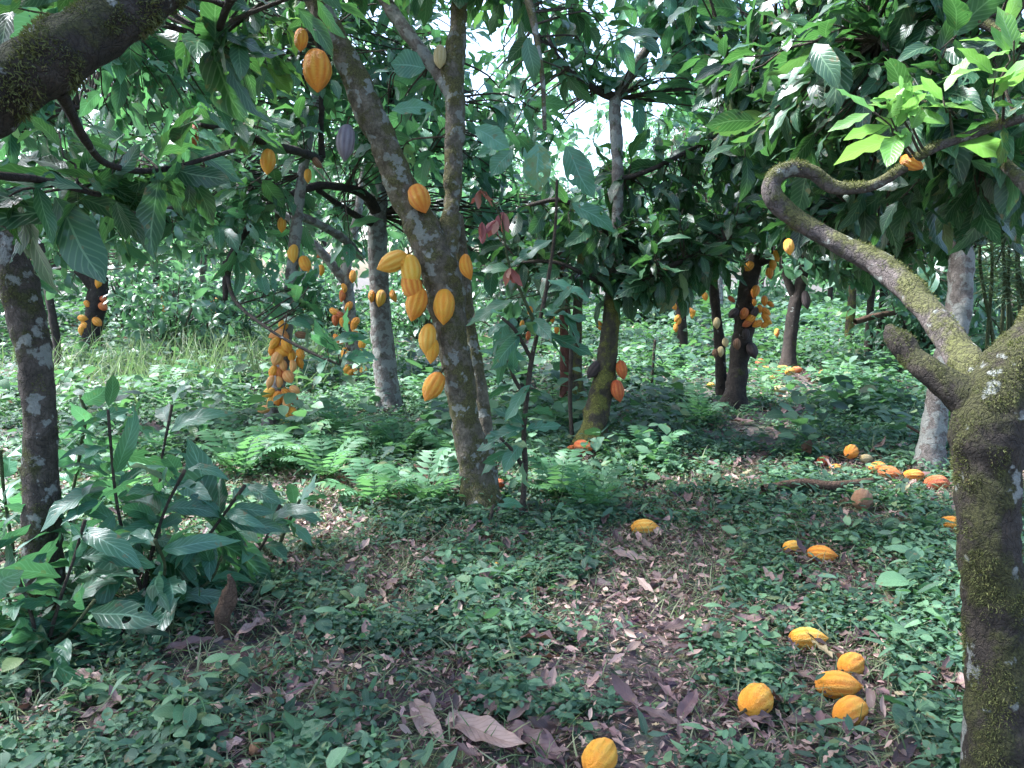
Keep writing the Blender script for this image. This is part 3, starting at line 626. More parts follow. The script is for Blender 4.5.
rgp = np.random.default_rng(4)
for k in range(9): hang_pod(t, 346 + rgp.uniform(-9, 10), rgp.uniform(262, 380), rgp.uniform(9, 12), rgp.uniform(-50, 50), 'o', D - .12, fat=1.1)
# === T8 left dark trunk with pods
b = G(92, 356); D = depth_of(b)
t = thing('cacao_tree', b, 'dark trunk dotted with small orange pods, behind the mossy left-edge trunk', 'tree')
c1 = limb(t, b, [(90, 358, 22, D), (92, 330, 20, D), (97, 300, 18, D), (100, 265, 14, D), (108, 225, 11, D), (120, 180, 8, D), (130, 120, 6, D)], 'trunk', BARKDARK, 14, .08, .15, root=True)
c2 = limb(t, b, [(97, 290, 12, D), (75, 265, 10, D), (55, 235, 8, D), (40, 190, 6, D)], 'branch', BARKDARK, 12, .05, .1)
foliage(t, b, [(120, 215, D, 110, 60, 1.8, 170), (50, 240, D, 50, 50, 1.2, 50), (150, 130, D, 120, 70, 1.8, 140)], np.vstack([c1[-30:], c2[-10:]]), .28, 7, LEAFFAR, False, tone=.1, seed=14)
for (cx_, cy_, tl) in [(262, 145, 40), (312, 130, 60), (310, 152, 60), (292, 198, 50), (250, 187, 80), (245, 222, 0), (257, 208, 50), (292, 80, 0), (185, 300, 0), (295, 295, 50)]:
    hang_pod(t, cx_ / 3, 256 + cy_ / 3, random.uniform(9, 12), tl, random.choice('oor'), D - .15, fat=1.2)

# === T9 dark stem behind left trunk
b = G(62, 372); D = depth_of(b)
t = thing('cacao_tree', b, 'thin dark stem beside the pod-dotted dark trunk, nearer the left edge', 'tree')
c1 = limb(t, b, [(60, 372, 9, D), (55, 330, 8, D), (48, 290, 7, D), (40, 240, 6, D), (30, 180, 5, D)], 'trunk', BARKDARK, 10, .08, .15, root=True)
foliage(t, b, [(40, 200, D, 60, 50, 1.0, 26), (140, 265, D + .5, 60, 20, 1, 12)], c1[-20:], .28, 7, LEAFFAR, False, tone=.0, seed=15)

# === T10 centre thin trunk with the dark crown
b = G(592, 450); D = depth_of(b)
t = thing('cacao_tree', b, 'slim trunk with yellow moss low down, two red pods and a blackened one', 'tree')
c1 = limb(t, b, [(590, 452, 30, D), (597, 415, 25, D), (604, 380, 22, D), (609, 340, 18, D), (612, 300, 16, D), (614, 275, 13, D)], 'trunk', BARKYEL, 20, .03, .12, root=True)
c1b = limb(t, b, [(614, 280, 13.5, D), (616, 250, 12, D), (618, 200, 11, D), (617, 150, 12, D), (615, 110, 12, D), (618, 95, 11, D), (640, 60, 9, D), (670, 10, 8, D), (690, -50, 6, D)], 'branch', BARKPALE, 16, .03, .12)
c1 = np.vstack([c1, c1b])
c2 = limb(t, b, [(617, 98, 10, D), (600, 92, 8, D), (585, 82, 6, D - .1), (560, 60, 5, D - .2), (545, 30, 4, D - .2), (530, -10, 3, D)], 'branch', BARKDARK, 10, .03, .1)
c3 = limb(t, b, [(612, 300, 10, D), (640, 280, 7, D - .2), (680, 262, 5, D - .2), (725, 240, 4, D)], 'branch', BARKDARK, 8, .05, .1)
c4 = limb(t, b, [(616, 240, 8, D), (590, 215, 6, D - .2), (560, 200, 5, D - .3), (530, 205, 4, D - .2)], 'branch', BARKDARK, 8, .05, .1)
c5 = limb(t, b, [(613, 290, 7, D), (585, 275, 5, D - .2), (555, 262, 4, D - .2), (520, 262, 3, D)], 'branch', BARKDARK, 8, .05, .1)
c6 = limb(t, b, [(618, 180, 6, D), (650, 170, 5, D - .1), (690, 150, 4, D), (730, 130, 3, D + .2)], 'branch', BARKDARK, 8, .05, .1)
foliage(t, b, [(560, 245, D + .1, 80, 50, .6, 44), (670, 250, D, 95, 45, .7, 60), (720, 170, D + .3, 90, 60, .7, 70), (640, 200, D + .3, 60, 60, .5, 34), (645, 285, D - .1, 50, 30, .3, 12), (560, 300, D, 30, 20, .3, 3), (730, 210, D + .5, 60, 50, .6, 20)], np.vstack([c3, c4, c5, c6, c1[20:60]]), .26, 7, LEAF, tone=-.12, seed=16)
foliage(t, b, [(650, 20, D - .2, 110, 60, .6, 50), (600, 60, D, 30, 30, .3, 6), (720, 70, D, 80, 70, .7, 50), (560, -40, D, 220, 50, 1.0, 44), (510, 110, D + .5, 50, 60, .6, 24)], np.vstack([c2, c1[-12:]]), .26, 7, LEAFB, tone=.0, seed=17)
hang_pod(t, 622, 370, 20, 12, 'r', D - .06, fat=1.2, stalk=True)
hang_pod(t, 618, 391, 23, 10, 'r', D - .08, fat=1.15, stalk=True)
hang_pod(t, 594, 370, 21, -40, 'd', D - .02, fat=1.0, stalk=True, label='blackened pod on the left side of the trunk')
hang_pod(t, 600, 326, 12, 30, 'o', D + .1); hang_pod(t, 571, 323, 11, 0, 'r', D)

# === T11 pair of thin trunks
b = G(568, 405); D = depth_of(b)
t = thing('cacao_tree', b, 'twin thin stems, one reddish and one yellowish, left of the slim red-podded trunk', 'tree')
c1 = limb(t, b, [(566, 406, 11, D), (565, 370, 10, D), (564, 330, 9, D), (562, 280, 7, D), (556, 200, 5, D)], 'trunk', bark_mat('bark_red', (.10, .035, .025), (.2, .09, .06), .2, .1), 10, .08, .1, root=True)
c2 = limb(t, b, [(577, 403, 13, D), (576, 360, 11, D), (577, 320, 10, D), (580, 270, 8, D), (585, 200, 6, D)], 'trunk', BARKYEL, 10, .08, .1, root=True)
foliage(t, b, [(560, 230, D, 70, 60, 1, 50), (500, 250, D + .5, 60, 60, .9, 50)], np.vstack([c1[-14:], c2[-14:]]), .27, 7, LEAFFAR, False, tone=-.1, seed=18)
for (x, y, tn) in [(556, 330, 'o'), (530, 311, 'o'), (528, 336, 'r'), (552, 318, 'o'), (523, 325, 'o')]: hang_pod(t, x, y, 10, random.uniform(-30, 30), tn, D - .1, fat=1.1)

# === T12 pod cluster, right of centre
b = G(734, 410); D = depth_of(b)
t = thing('cacao_tree', b, 'dark two-stemmed trunk carrying a big bunch of orange pods, under the curling bare limb', 'tree')
c1 = limb(t, b, [(733, 412, 22, D), (738, 370, 20, D), (743, 330, 19, D), (748, 290, 18, D), (755, 255, 15, D), (765, 225, 12, D), (775, 190, 9, D)], 'trunk', BARKDARK, 18, .04, .14, root=True)
c2 = limb(t, b, [(722, 395, 12, D + .2), (720, 350, 11, D + .2), (716, 310, 10, D + .2), (712, 270, 9, D + .2), (708, 230, 7, D + .2)], 'branch', BARKDARK, 12, .05, .1)
c3 = limb(t, b, [(752, 265, 10, D), (775, 255, 8, D - .1), (790, 235, 7, D), (810, 210, 5, D)], 'branch', BARKDARK, 12, .05, .1)
foliage(t, b, [(720, 225, D - .2, 90, 35, .9, 44), (790, 205, D, 60, 40, .8, 28), (770, 130, D, 120, 90, 1.2, 110), (690, 270, D + .2, 30, 20, .4, 5)], np.vstack([c1[-8:], c2[-6:], c3]), .27, 7, LEAF, tone=-.1, seed=19)
for (cx_, cy_, l, tl, tn) in [(325,170,12,-40,'o'),(424,132,13,20,'o'),(412,165,12,0,'o'),(402,195,12,0,'o'),(348,262,14,-20,'o'),(382,296,11,0,'o'),(345,302,8,0,'o'),(405,308,8,50,'o'),(306,343,13,-25,'r'),(330,362,13,-50,'o'),(318,378,12,-60,'r'),(355,380,12,-60,'o'),(388,335,11,50,'o'),(388,358,12,40,'o'),(345,340,13,-30,'d'),(268,342,13,-50,'d'),(208,378,12,0,'p'),(240,448,10,10,'p'),(222,482,11,0,'p'),(202,487,9,0,'b'),(315,418,12,0,'d'),(338,478,17,15,'d'),(283,455,12,0,'b'),(262,290,9,50,'r'),(383,384,10,-60,'o'),(365,325,9,0,'o'),(395,372,9,60,'o')]:
    hang_pod(t, 660 + cx_ / 3.656, 220 + cy_ / 3.656, l, tl, tn, D - .14, fat=1.15)

# === T13
b = G(682, 356); D = depth_of(b)
t = thing('cacao_tree', b, 'short dark trunk in the lit clearing behind, a few orange pods on its left', 'tree')
c1 = limb(t, b, [(682, 357, 13, D), (682, 330, 11, D), (681, 300, 10, D), (684, 260, 8, D), (690, 200, 6, D)], 'trunk', BARKDARK, 12, .08, .12, root=True)
foliage(t, b, [(690, 230, D, 90, 50, 1.6, 90), (620, 250, D + 1, 80, 40, 1.4, 60)], c1[-16:], .28, 7, LEAFFAR, False, tone=-.1, seed=20)
for (cx_, cy_) in [(52, 315), (68, 370), (115, 335), (122, 345), (58, 395), (165, 280), (62, 360)]: hang_pod(t, 660 + cx_ / 3.656, 220 + cy_ / 3.656, 9, random.uniform(-50, 50), 'o', D - .2, fat=1.1)

# === T14
b = G(789, 371); D = depth_of(b)
t = thing('cacao_tree', b, 'V-forked dark trunk behind the heap of orange pods near the far clearing', 'tree')
c1 = limb(t, b, [(787, 373, 15, D), (790, 340, 13, D), (795, 305, 13, D), (800, 285, 12, D), (806, 255, 9, D), (815, 200, 6, D)], 'trunk', BARKDARK, 14, .06, .12, root=True)
c2 = limb(t, b, [(796, 300, 9, D), (785, 275, 7, D), (775, 245, 6, D), (770, 200, 5, D)], 'branch', BARKDARK, 10, .06, .1)
foliage(t, b, [(820, 225, D, 100, 60, 1.6, 150), (880, 245, D, 90, 42, 1, 150), (940, 260, D - 1, 60, 40, 1, 70)], np.vstack([c1[-10:], c2[-8:]]), .28, 7, LEAFFAR, False, tone=0, seed=21)
hang_pod(t, 806, 300, 20, 5, 'd', D - .1, fat=.9); hang_pod(t, 777, 333, 9, 0, 'o', D + .3)

# === T16 white lichen trunk
b = G(932, 472); D = depth_of(b)
t = thing('cacao_tree', b, 'white lichen-coated trunk standing behind the bare leaning limb on the right', 'tree')
c1 = limb(t, b, [(930, 474, 26, D), (935, 420, 24, D), (945, 365, 23, D), (957, 320, 24, D), (961, 270, 24, D), (960, 225, 20, D), (955, 160, 16, D), (950, 80, 12, D)], 'trunk', BARKPALE, 20, .04, .12, root=True)
foliage(t, b, [(960, 190, D + .5, 90, 50, .8, 50), (890, 110, D + .4, 110, 80, .9, 90), (1010, 130, D + .4, 70, 100, .9, 60), (880, 235, D + 1.2, 90, 40, .8, 60)], c1[-30:], .26, 7, LEAF, tone=-.05, seed=22)

# far standing stumps and posts right of centre
far = [
    ((849, 347), 9, 300, BARKYEL, 'thin yellowish trunk far off in the pale littered clearing'),
    ((868, 360), 8, 298, BARKDARK, 'left one of the two close dark stems before the far clearing'),
    ((880, 360), 9, 305, BARKDARK, 'right one of the two close dark stems before the far clearing'),
    ((905, 350), 12, 290, BARKDARK, 'dim trunk seen just under the bare leaning limb'),
    ((640, 330), 8, 290, BARKDARK, 'small far trunk right of the slim trunk with red pods'),
    ((500, 345), 9, 290, BARKPALE, 'far pale trunk just right of the central tree'),
]
for i, ((x, y), w, yt, mt, lab) in enumerate(far):
    b = G(x, y); D = depth_of(b)
    t = thing('cacao_tree', b, lab, 'tree')
    c1 = limb(t, b, [(x, y + 1, w * 1.1, D), (x + 1, (y + yt) / 2, w, D), (x + 3, yt, w * .9, D), (x + 5, yt - 60, w * .6, D), (x, yt - 130, w * .4, D)], 'trunk', mt, 10, .12, .15, root=True)
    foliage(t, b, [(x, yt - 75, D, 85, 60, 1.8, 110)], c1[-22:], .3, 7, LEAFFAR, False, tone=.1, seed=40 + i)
# extra: stick between dark stems
b = P(860, 316, 13)

# background cacao trees
bgl = [
    (-40, 345, 5.0, 'bushy tree at the far left, behind the mossy left-edge trunk'),
    (20, 330, 5.4, 'pale-leaved far tree above the left undergrowth, near the left edge'),
    (160, 325, 5.0, 'pale-leaved far tree left of the lit fern thicket'),
    (215, 340, 5.2, 'far tree with orange pods beneath, left of the pod column'),
    (300, 322, 5.6, 'far dense tree showing just behind the pale stem above the pod column'),
    (410, 325, 5.4, 'far tree framed by the pale trunk and the central tree'),
    (455, 315, 6.0, 'distant tree hidden mostly behind the central forked tree'),
    (545, 318, 5.2, 'far tree between the sapling and the slim red-podded trunk'),
    (610, 312, 5.4, 'far tree in the bright gap right of the slim red-podded trunk'),
    (720, 318, 5.6, 'far tree in the shadows behind the big bunch of pods'),
    (830, 312, 5.2, 'far tree beyond the V-forked dark trunk'),
    (925, 318, 5.5, 'far dark-crowned tree behind the white lichen trunk'),
    (1010, 335, 5.5, 'dark tree behind the fork of the thick mossy right tree'),
    (1090, 340, 5.5, 'dark bushy tree past the right edge, behind the mossy fork'),
]
for i, (x, y, h, lab) in enumerate(bgl):
    b = G(x, y); rg = np.random.default_rng(500 + i)
    t = thing('cacao_tree', b, lab, 'tree')
    top = b + [rg.normal(0, .3), rg.normal(0, .3), h * .5]
    tr_ = np.array([[*b, .12], [*(b * .6 + top * .4 + [rg.normal(0, .15), 0, 0]), .095], [*top, .07], [*(top + [rg.normal(0, .4), 0, h * .35]), .03]])
    dark = x > 650
    c1 = limb(t, b, tr_, 'trunk', BARKDARK if rg.random() < .6 else BARKPALE, 10, .15, .12, root=True)
    nod = [c1[len(c1) // 2:]]
    for k in range(4):
        a = rg.random() * 6.28; e = top + [math.cos(a) * 1.3, math.sin(a) * 1.3, rg.uniform(.0, 1.4)]
        nod.append(limb(t, b, np.array([[*top, .05], [*((top + e) / 2 + [0, 0, .2]), .035], [*e, .018]]), 'branch', BARKDARK, 6, .2, 0))
    nod = np.vstack(nod)
    D = depth_of(b); cpy = top + [0, 0, h * .16]
    n = 210; v = unit(rg.normal(0, 1, (n, 3))) * (rg.random((n, 1)) ** .4) * [2.2, 1.9, h * .42]
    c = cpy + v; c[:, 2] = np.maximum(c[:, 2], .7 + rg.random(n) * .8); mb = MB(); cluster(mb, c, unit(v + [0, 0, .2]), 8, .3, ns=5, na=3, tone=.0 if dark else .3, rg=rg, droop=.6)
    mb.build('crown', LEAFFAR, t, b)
    tb = MB()
    for q in c[::2]:
        n_ = nod[np.linalg.norm(nod[:, :3] - q, axis=1).argmin(), :3]
        tube(tb, np.array([[*n_, .012], [*((n_ + q) / 2 + [0, 0, .05]), .009], [*q, .004]]), 4, .4)
    tb.build('twigs', TWIG, t, b)
    if i in (1, 2, 3, 4, 5):
        for k in range(12):
            hang_pod(t, x + rg.uniform(-7, 7), y - rg.uniform(12, 50), 7, rg.uniform(-60, 60), 'o', D - .15, fat=1.2)
# tall shade trees
tall = [(-100, 300, 12, 5.5, 'tall shade tree at the far left, above the pale-leaved trees'), (120, 298, 12, 5.5, 'tall bright-crowned shade tree far behind the mossy top-left limb'), (330, 297, 14, 5.5, 'tall shade tree behind the left fork of the central tree'),
        (480, 294, 12, 5, 'tall shade tree behind the right fork of the central tree'), (760, 295, 15, 6, 'tall dark shade tree above the big bunch of pods'), (900, 296, 15, 6, 'tall dark shade tree behind the young bright-green leaves'), (1080, 300, 14, 6, 'tall dark shade tree at the far right edge'),
        (210, 303, 10, 4.5, 'rounded shade tree behind the pod column tree'), (620, 292, 10, 4.5, 'shade tree low in the bright gap at top centre'), (690, 300, 12, 4.5, 'shade tree just right of the bright gap at top centre'), (430, 303, 10, 4.5, 'shade tree between the two forks of the central tree')]
for i, (x, y, h, rr, lab) in enumerate(tall):
    b = G(x, y); rg = np.random.default_rng(700 + i)
    t = thing('shade_tree', b, lab, 'tree')
    top = b + [rg.normal(0, .6), rg.normal(0, .6), h * .55]
    c1 = limb(t, b, np.array([[*b, .25], [*(b * .5 + top * .5), .2], [*top, .14], [*(top + [.3, .2, h * .3]), .05]]), 'trunk', BARKDARK, 10, .3, .1, root=True)
    nod = [c1[len(c1) // 2:]]
    for k in range(6):
        a = k * 1.05 + rg.random(); e = top + [math.cos(a) * rr * .6, math.sin(a) * rr * .6, rg.uniform(.0, h * .3)]
        nod.append(limb(t, b, np.array([[*top, .1], [*((top + e) / 2 + [0, 0, .4]), .06], [*e, .02]]), 'branch', BARKDARK, 6, .4, 0))
    nod = np.vstack(nod)
    n = 640; v = unit(rg.normal(0, 1, (n, 3))) * (rg.random((n, 1)) ** .35) * [rr, rr * .8, h * .33]
    c = top + [0, 0, h * .12] + v; mb = MB(); cluster(mb, c, unit(v + .01), 9, .5, ns=4, na=3, tone=.35, rg=rg, droop=.4, wr=.2)
    mb.build('crown', LEAFFAR, t, b)
    tb = MB()
    for q in c[::3]:
        n_ = nod[np.linalg.norm(nod[:, :3] - q, axis=1).argmin(), :3]
        tube(tb, np.array([[*n_, .03], [*((n_ + q) / 2 + [0, 0, .1]), .02], [*q, .008]]), 4, .6)
    tb.build('twigs', TWIG, t, b)

# understorey shrubs
shr = [(-30, 345, 1.5, 'leafy shrub at the left edge behind the mossy left trunk'), (30, 335, 1.9, 'pale shrub between the left mossy trunk and the pod-dotted dark trunk'), (130, 335, 1.9, 'pale blue-green shrub just right of the pod-dotted dark trunk'),
       (175, 318, 2.3, 'high pale shrub behind the tall grass thicket'), (225, 330, 1.8, 'leafy shrub left of the pod column, beyond the thicket'), (265, 312, 2.3, 'dim shrub behind the pod column'), (325, 318, 1.7, 'shrub in the gap between the pod column and the loose string of pods'),
       (410, 320, 1.8, 'shrub between the pale trunk and the central tree'), (500, 318, 1.8, 'shrub seen through the slender sapling right of the central tree'), (550, 312, 1.9, 'shrub behind the twin thin stems'), (640, 306, 1.6, 'low shrub right of the slim red-podded trunk'),
       (700, 303, 1.5, 'low shrub behind the short dark trunk in the clearing'), (905, 322, 2.0, 'shady shrub just beneath the bare leaning limb'), (960, 350, 1.9, 'shady shrub behind the fork of the mossy right tree'), (1030, 380, 1.8, 'dark shrub past the right edge'),
       (175, 364, 1.3, 'taller bush in the middle of the left thicket'), (212, 356, 1.45, 'bush at the right of the left thicket, under the arching bough'), 
       (330, 345, 1.2, 'bush just behind the loose string of pods'), (425, 345, 1.2, 'bush seen in the narrow gap left of the central trunk'), (510, 345, 1.3, 'bush right of the central trunk, behind the sapling'), (650, 330, 1.2, 'bush in shade behind the two red pods'), (915, 365, 1.2, 'bush under the stub of the mossy forked tree')]
shr = [(x, y, h * 1.25, l_) for x, y, h, l_ in shr]
for i, (x, y, h, lab) in enumerate(shr):
    b = G(x, y); rg = np.random.default_rng(1500 + i); t = thing('shrub', b, lab, 'shrub', 'leafy shrubs of the understorey'); D = depth_of(b)
    n = 120; v = unit(rg.normal(0, 1, (n, 3))) * (rg.random((n, 1)) ** .4) * [1.15, .9, h * .5]; c = b + [0, 0, h * .52] + v
    mb = MB(); cluster(mb, c, unit(v + [0, 0, .3]), 7, .24, ns=5, na=3, tone=.15 if x < 600 else -.1, rg=rg, droop=.3, wr=.19); mb.build('foliage', LEAFFAR, t, b)
    sb = MB()
    for q in c[::3]: tube(sb, np.array([[*(b + rg.normal(0, .05, 3) * [1, 1, 0] - [0, 0, .03]), .016], [*((b + q) / 2 + [0, 0, .1]), .011], [*q, .005]]), 4, .3)
    sb.build('stem', TWIG, t, b)

# far wood closing the view
mb = MB(); rg = np.random.default_rng(9)
n = 3800; x = rg.uniform(-38, 38, n); y = 30 + rg.uniform(0, 6, n) + vnoise(x, x * 0, 4, 8) * 4; z = rg.random(n) ** 1.7 * (6.5 + 5.5 * vnoise(x, y * 0, 5, 5))
cluster(mb, np.stack([x, y, z + .2], 1), unit(rg.normal(0, 1, (n, 3))), 8, .6, ns=4, na=3, tone=.3, rg=rg, droop=.4, wr=.2)
tag(mb.build('far_wood', LEAFFAR), 'mass of pale green foliage closing off the far distance', 'wood', kind='stuff')

# ------------------------------------------------------------------ saplings
def sapling(base, label, stems, L, k, mat, seed, name='cacao_sapling', tone=.0, droop=.35, cat='sapling', group=None, young=None, wr=.17, spread=1.0, sub=True):
    """stems: list of pixel paths [(x,y,w,d)...] with leaves near the tips"""
    t = thing(name, base, label, cat, group); rg = np.random.default_rng(seed); mb = MB()
    for s in stems:
        pth = pxpath(s[0]); c = limb(t, base, pth, 'stem', GSTEM if s[0][0][2] < 4 else TWIG, 8, .03, .06)
        tips = s[1] if L < .28 else [max(0, q - .12) for q in s[1]] + s[1]; idx = (np.array(tips) * (len(c) - 1)).astype(int)
        cc = c[idx, :3]; i2 = np.maximum(idx - 3, 0); dd = unit(c[np.minimum(idx + 1, len(c) - 1), :3] - c[i2, :3] + 1e-5)
        cluster(mb, cc, dd, k, L, ns=11, na=7 if L > .2 else 5, tone=tone, rg=rg, droop=droop, wr=wr, bend=.45 if L < .28 else .75, spread=spread)
    mb.build('foliage', mat, t, base)
    return t
# centre sapling before the main tree
b = G(521, 522); D = depth_of(b)
t = sapling(b, 'slender sapling in front of the central trunk, drooping leaves and pinkish new shoots', [
    ([(521, 524, 6, D), (525, 470, 6, D), (524, 430, 5, D), (530, 370, 5, D), (538, 330, 4, D), (548, 280, 4, D), (555, 230, 3, D), (557, 180, 3, D)], [.34, .62]),
    ([(525, 470, 5, D), (512, 450, 4, D - .1), (500, 438, 3, D - .15)], [1.0]),
    ([(532, 360, 4, D), (515, 330, 4, D - .1), (502, 318, 3, D - .15)], [1.0]),
    ([(528, 400, 4, D), (515, 380, 4, D - .1), (508, 360, 3, D - .15)], [1.0]),
    ([(538, 330, 3, D), (560, 310, 3, D - .1), (575, 308, 2, D - .1)], [.9])], .24, 5, LEAFB, 60, tone=.1)
mb = MB(); rg = np.random.default_rng(33)
for (x, y, l, dx, dy, wr) in [(535, 312, 62, 1, .0, .14), (545, 335, 48, 1, .25, .17), (528, 325, 44, -.9, .5, .2), (526, 360, 46, -.9, -.35, .2), (530, 385, 40, -.7, .75, .18), (524, 428, 46, -1, .25, .22), (526, 430, 34, 1, -.3, .22), (522, 440, 34, -.6, .9, .22), (524, 425, 36, -.75, -.6, .2), (538, 330, 42, .8, .6, .18), (548, 280, 46, .9, .3, .17), (515, 300, 50, -1, .3, .16), (552, 240, 44, -.9, .4, .17), (512, 450, 40, -.9, .5, .22), (505, 318, 44, -.2, 1, .2), (498, 345, 36, .2, 1, .22)]:
    dv = unit(cr * dx - cu * dy - cf * rg.uniform(-.3, .5))[None]
    leaves(mb, P(x, y, D - .08)[None], dv, unit(cu * .8 - cf * .6 + rg.normal(0, .25, 3))[None], np.array([l * D / F * 1.1]), np.array([l * D / F * wr]), np.array([.35]), 'cacao', 12, 7, tone=np.array([rg.uniform(-.1, .5)]), rng_=rg)
mb.build('foliage', LEAFB, t, b)
rg = np.random.default_rng(3)
for (x, y) in [(480, 190), (503, 212), (496, 220), (510, 268), (482, 222)]:
    q = P(x, y, D - .1); mb = MB()
    leaves(mb, np.repeat(q[None], 4, 0), unit(np.array([0, 0, -1.]) + rg.normal(0, .35, (4, 3))), rg.normal(0, 1, (4, 3)), np.array([.14, .12, .1, .13]), .025, .2, 'cacao', 8, 5)
    mb.build('new_shoot', REDLEAF, t, b)
limb(t, b, [(538, 330, 4, D), (520, 290, 3, D - .05), (508, 260, 2.5, D - .1), (500, 215, 2, D - .1), (481, 188, 2, D - .1)], 'stem', GSTEM, 8, .04, .05)
# thin pole sapling
b = G(573, 448); D = depth_of(b)
sapling(b, 'bare thin pole-like sapling close left of the slim red-podded trunk', [([(573, 449, 5, D), (570, 400, 4, D), (571, 350, 4, D), (569, 310, 3, D), (560, 270, 3, D)], [1.0])], .2, 5, LEAF, 61)
# sapling leaves by the base of the main tree
b = G(490, 535); D = depth_of(b)
sapling(b, 'small low seedling with one wide grey-green leaf at the foot of the central trunk', [([(488, 536, 4, D), (490, 520, 4, D), (494, 505, 3, D)], [1.0])], .2, 4, LEAFB, 62, tone=.2, droop=.6, wr=.2)

# lower left big-leaved shrubs
b = G(150, 612); D = depth_of(b)
sapling(b, 'big-leaved bush in the lower left, largest, drooping toothed blue-green leaves', [
    ([(140, 612, 5.0, D), (150, 560, 4.3, D), (165, 510, 3.1, D), (185, 470, 4, D)], [.55, .8, 1.0]),
    ([(145, 600, 4.3, D), (125, 540, 3.7, D), (115, 490, 3.1, D), (108, 410, 3, D)], [.6, .8, 1.0]),
    ([(150, 605, 4.3, D), (190, 560, 3.7, D + .1), (220, 520, 3.1, D + .1), (245, 485, 4, D + .1)], [.5, .8, 1.0]),
    ([(150, 610, 3.7, D - .1), (165, 570, 3.1, D - .2), (155, 540, 4, D - .3)], [1.0, .7]),
    ([(150, 605, 3.7, D), (205, 585, 3.1, D), (222, 556, 3, D)], [.7, .95]),
    ([(130, 612, 4, D + .1), (90, 570, 3, D + .1), (70, 520, 3, D)], [.7, 1.0]),
    ([(160, 612, 4, D + .3), (250, 560, 3, D + .4), (280, 505, 3, D + .4)], [.6, .8, 1.0]),
    ([(160, 612, 4, D + .3), (160, 480, 3, D + .5), (172, 405, 3, D + .5)], [.5, .7, 1.0]),
], .29, 6, LEAFB, 63, tone=.0, wr=.16, droop=.35)
b = G(45, 655); D = depth_of(b)
sapling(b, 'low shrub at the left edge with broad glossy leaves in front of the mossy trunk', [
    ([(40, 655, 4.3, D), (30, 610, 3.7, D), (15, 570, 4, D)], [.8, 1.0]),
    ([(45, 655, 4.3, D), (60, 600, 3.7, D), (75, 555, 3.1, D), (85, 520, 4, D)], [.7, 1.0]),
    ([(45, 655, 3.7, D), (75, 625, 3.1, D - .1), (95, 600, 4, D - .1)], [1.0]),
    ([(40, 655, 3.7, D), (5, 590, 3.1, D), (-20, 520, 4, D)], [.7, 1.0])], .29, 6, LEAFB, 64, tone=.05, wr=.16, droop=.35)
b = G(20, 560); D = depth_of(b)
sapling(b, 'leafy seedling behind the mossy left-edge trunk with pale bluish leaves', [
    ([(15, 560, 3.7, D), (5, 500, 3.1, D), (0, 450, 4, D)], [.7, 1.0]),
    ([(60, 555, 3.7, D), (75, 480, 3.1, D), (85, 420, 4, D), (80, 395, 3, D)], [.6, .8, 1.0])], .29, 6, LEAFB, 65, tone=.05, wr=.16, droop=.35)
b = G(300, 560); D = depth_of(b)
sapling(b, 'small seedling with light green leaves right of the big-leaved bush', [
    ([(275, 560, 3.1, D), (285, 530, 4, D), (300, 500, 3, D)], [.7, 1.0]), ([(275, 560, 3.1, D), (250, 530, 4, D), (262, 505, 3, D)], [1.0])], .2, 5, LEAFB, 66, tone=.5, wr=.16, droop=.35)
b = G(160, 455); D = depth_of(b)
sapling(b, 'mid-distance seedling with two upright dark leaves above the ferns on the left', [
    ([(140, 470, 4, D), (135, 440, 4, D), (130, 415, 3, D)], [.8, 1.0]), ([(140, 470, 4, D), (185, 450, 4, D), (200, 435, 3, D)], [1.0])], .26, 5, LEAFB, 67, tone=.05, wr=.16, droop=.35)
b = G(640, 395); D = depth_of(b)
sapling(b, 'thin drooping sapling in shade right of the two red pods', [([(650, 425, 4, D), (652, 380, 3, D), (655, 340, 3, D)], [.4, .7, 1.0])], .2, 5, LEAF, 68, tone=0, droop=.8)

# palm like clump at the right edge
b = G(1010, 440); D = depth_of(b) 
t = thing('palm_plant', b, 'dark palm-like clump of tall thin fronds at the right edge behind the mossy fork', 'plant')
rg = np.random.default_rng(77)
for k in range(9):
    x0 = 985 + k * 7; mb = MB(); x1 = x0 + rg.uniform(-18, 14); yt = rg.uniform(150, 230)
    pth = pxpath([(x0, 440, 5, D), (x0 + 2, 350, 4, D - .1), (x1, 260, 3, D - .3), (x1 + rg.uniform(-14, 8), yt, 2, D - .5), (x1 + rg.uniform(-30, -5), yt + 40, 1.5, D - .8)])
    o = limb(t, b, pth, 'frond', GSTEM, 6, .05, 0)
    i = np.arange(int(len(o) * .45), len(o)); i = np.repeat(i, 4); p = o[i, :3] + rg.normal(0, .01, (len(i), 3)); n_ = len(i)
    s = np.where(np.arange(n_) % 2, 1., -1.)[:, None]
    leaves(mb, p, unit(cr * s + cf * rg.normal(0, .4, (n_, 1)) + [0, 0, -.5] + rg.normal(0, .15, (n_, 3))), rg.normal(0, 1, (n_, 3)), .16, .007, .5, 'lance', 4, 2)
    mb.build('leaflets', GRASS, t, b)

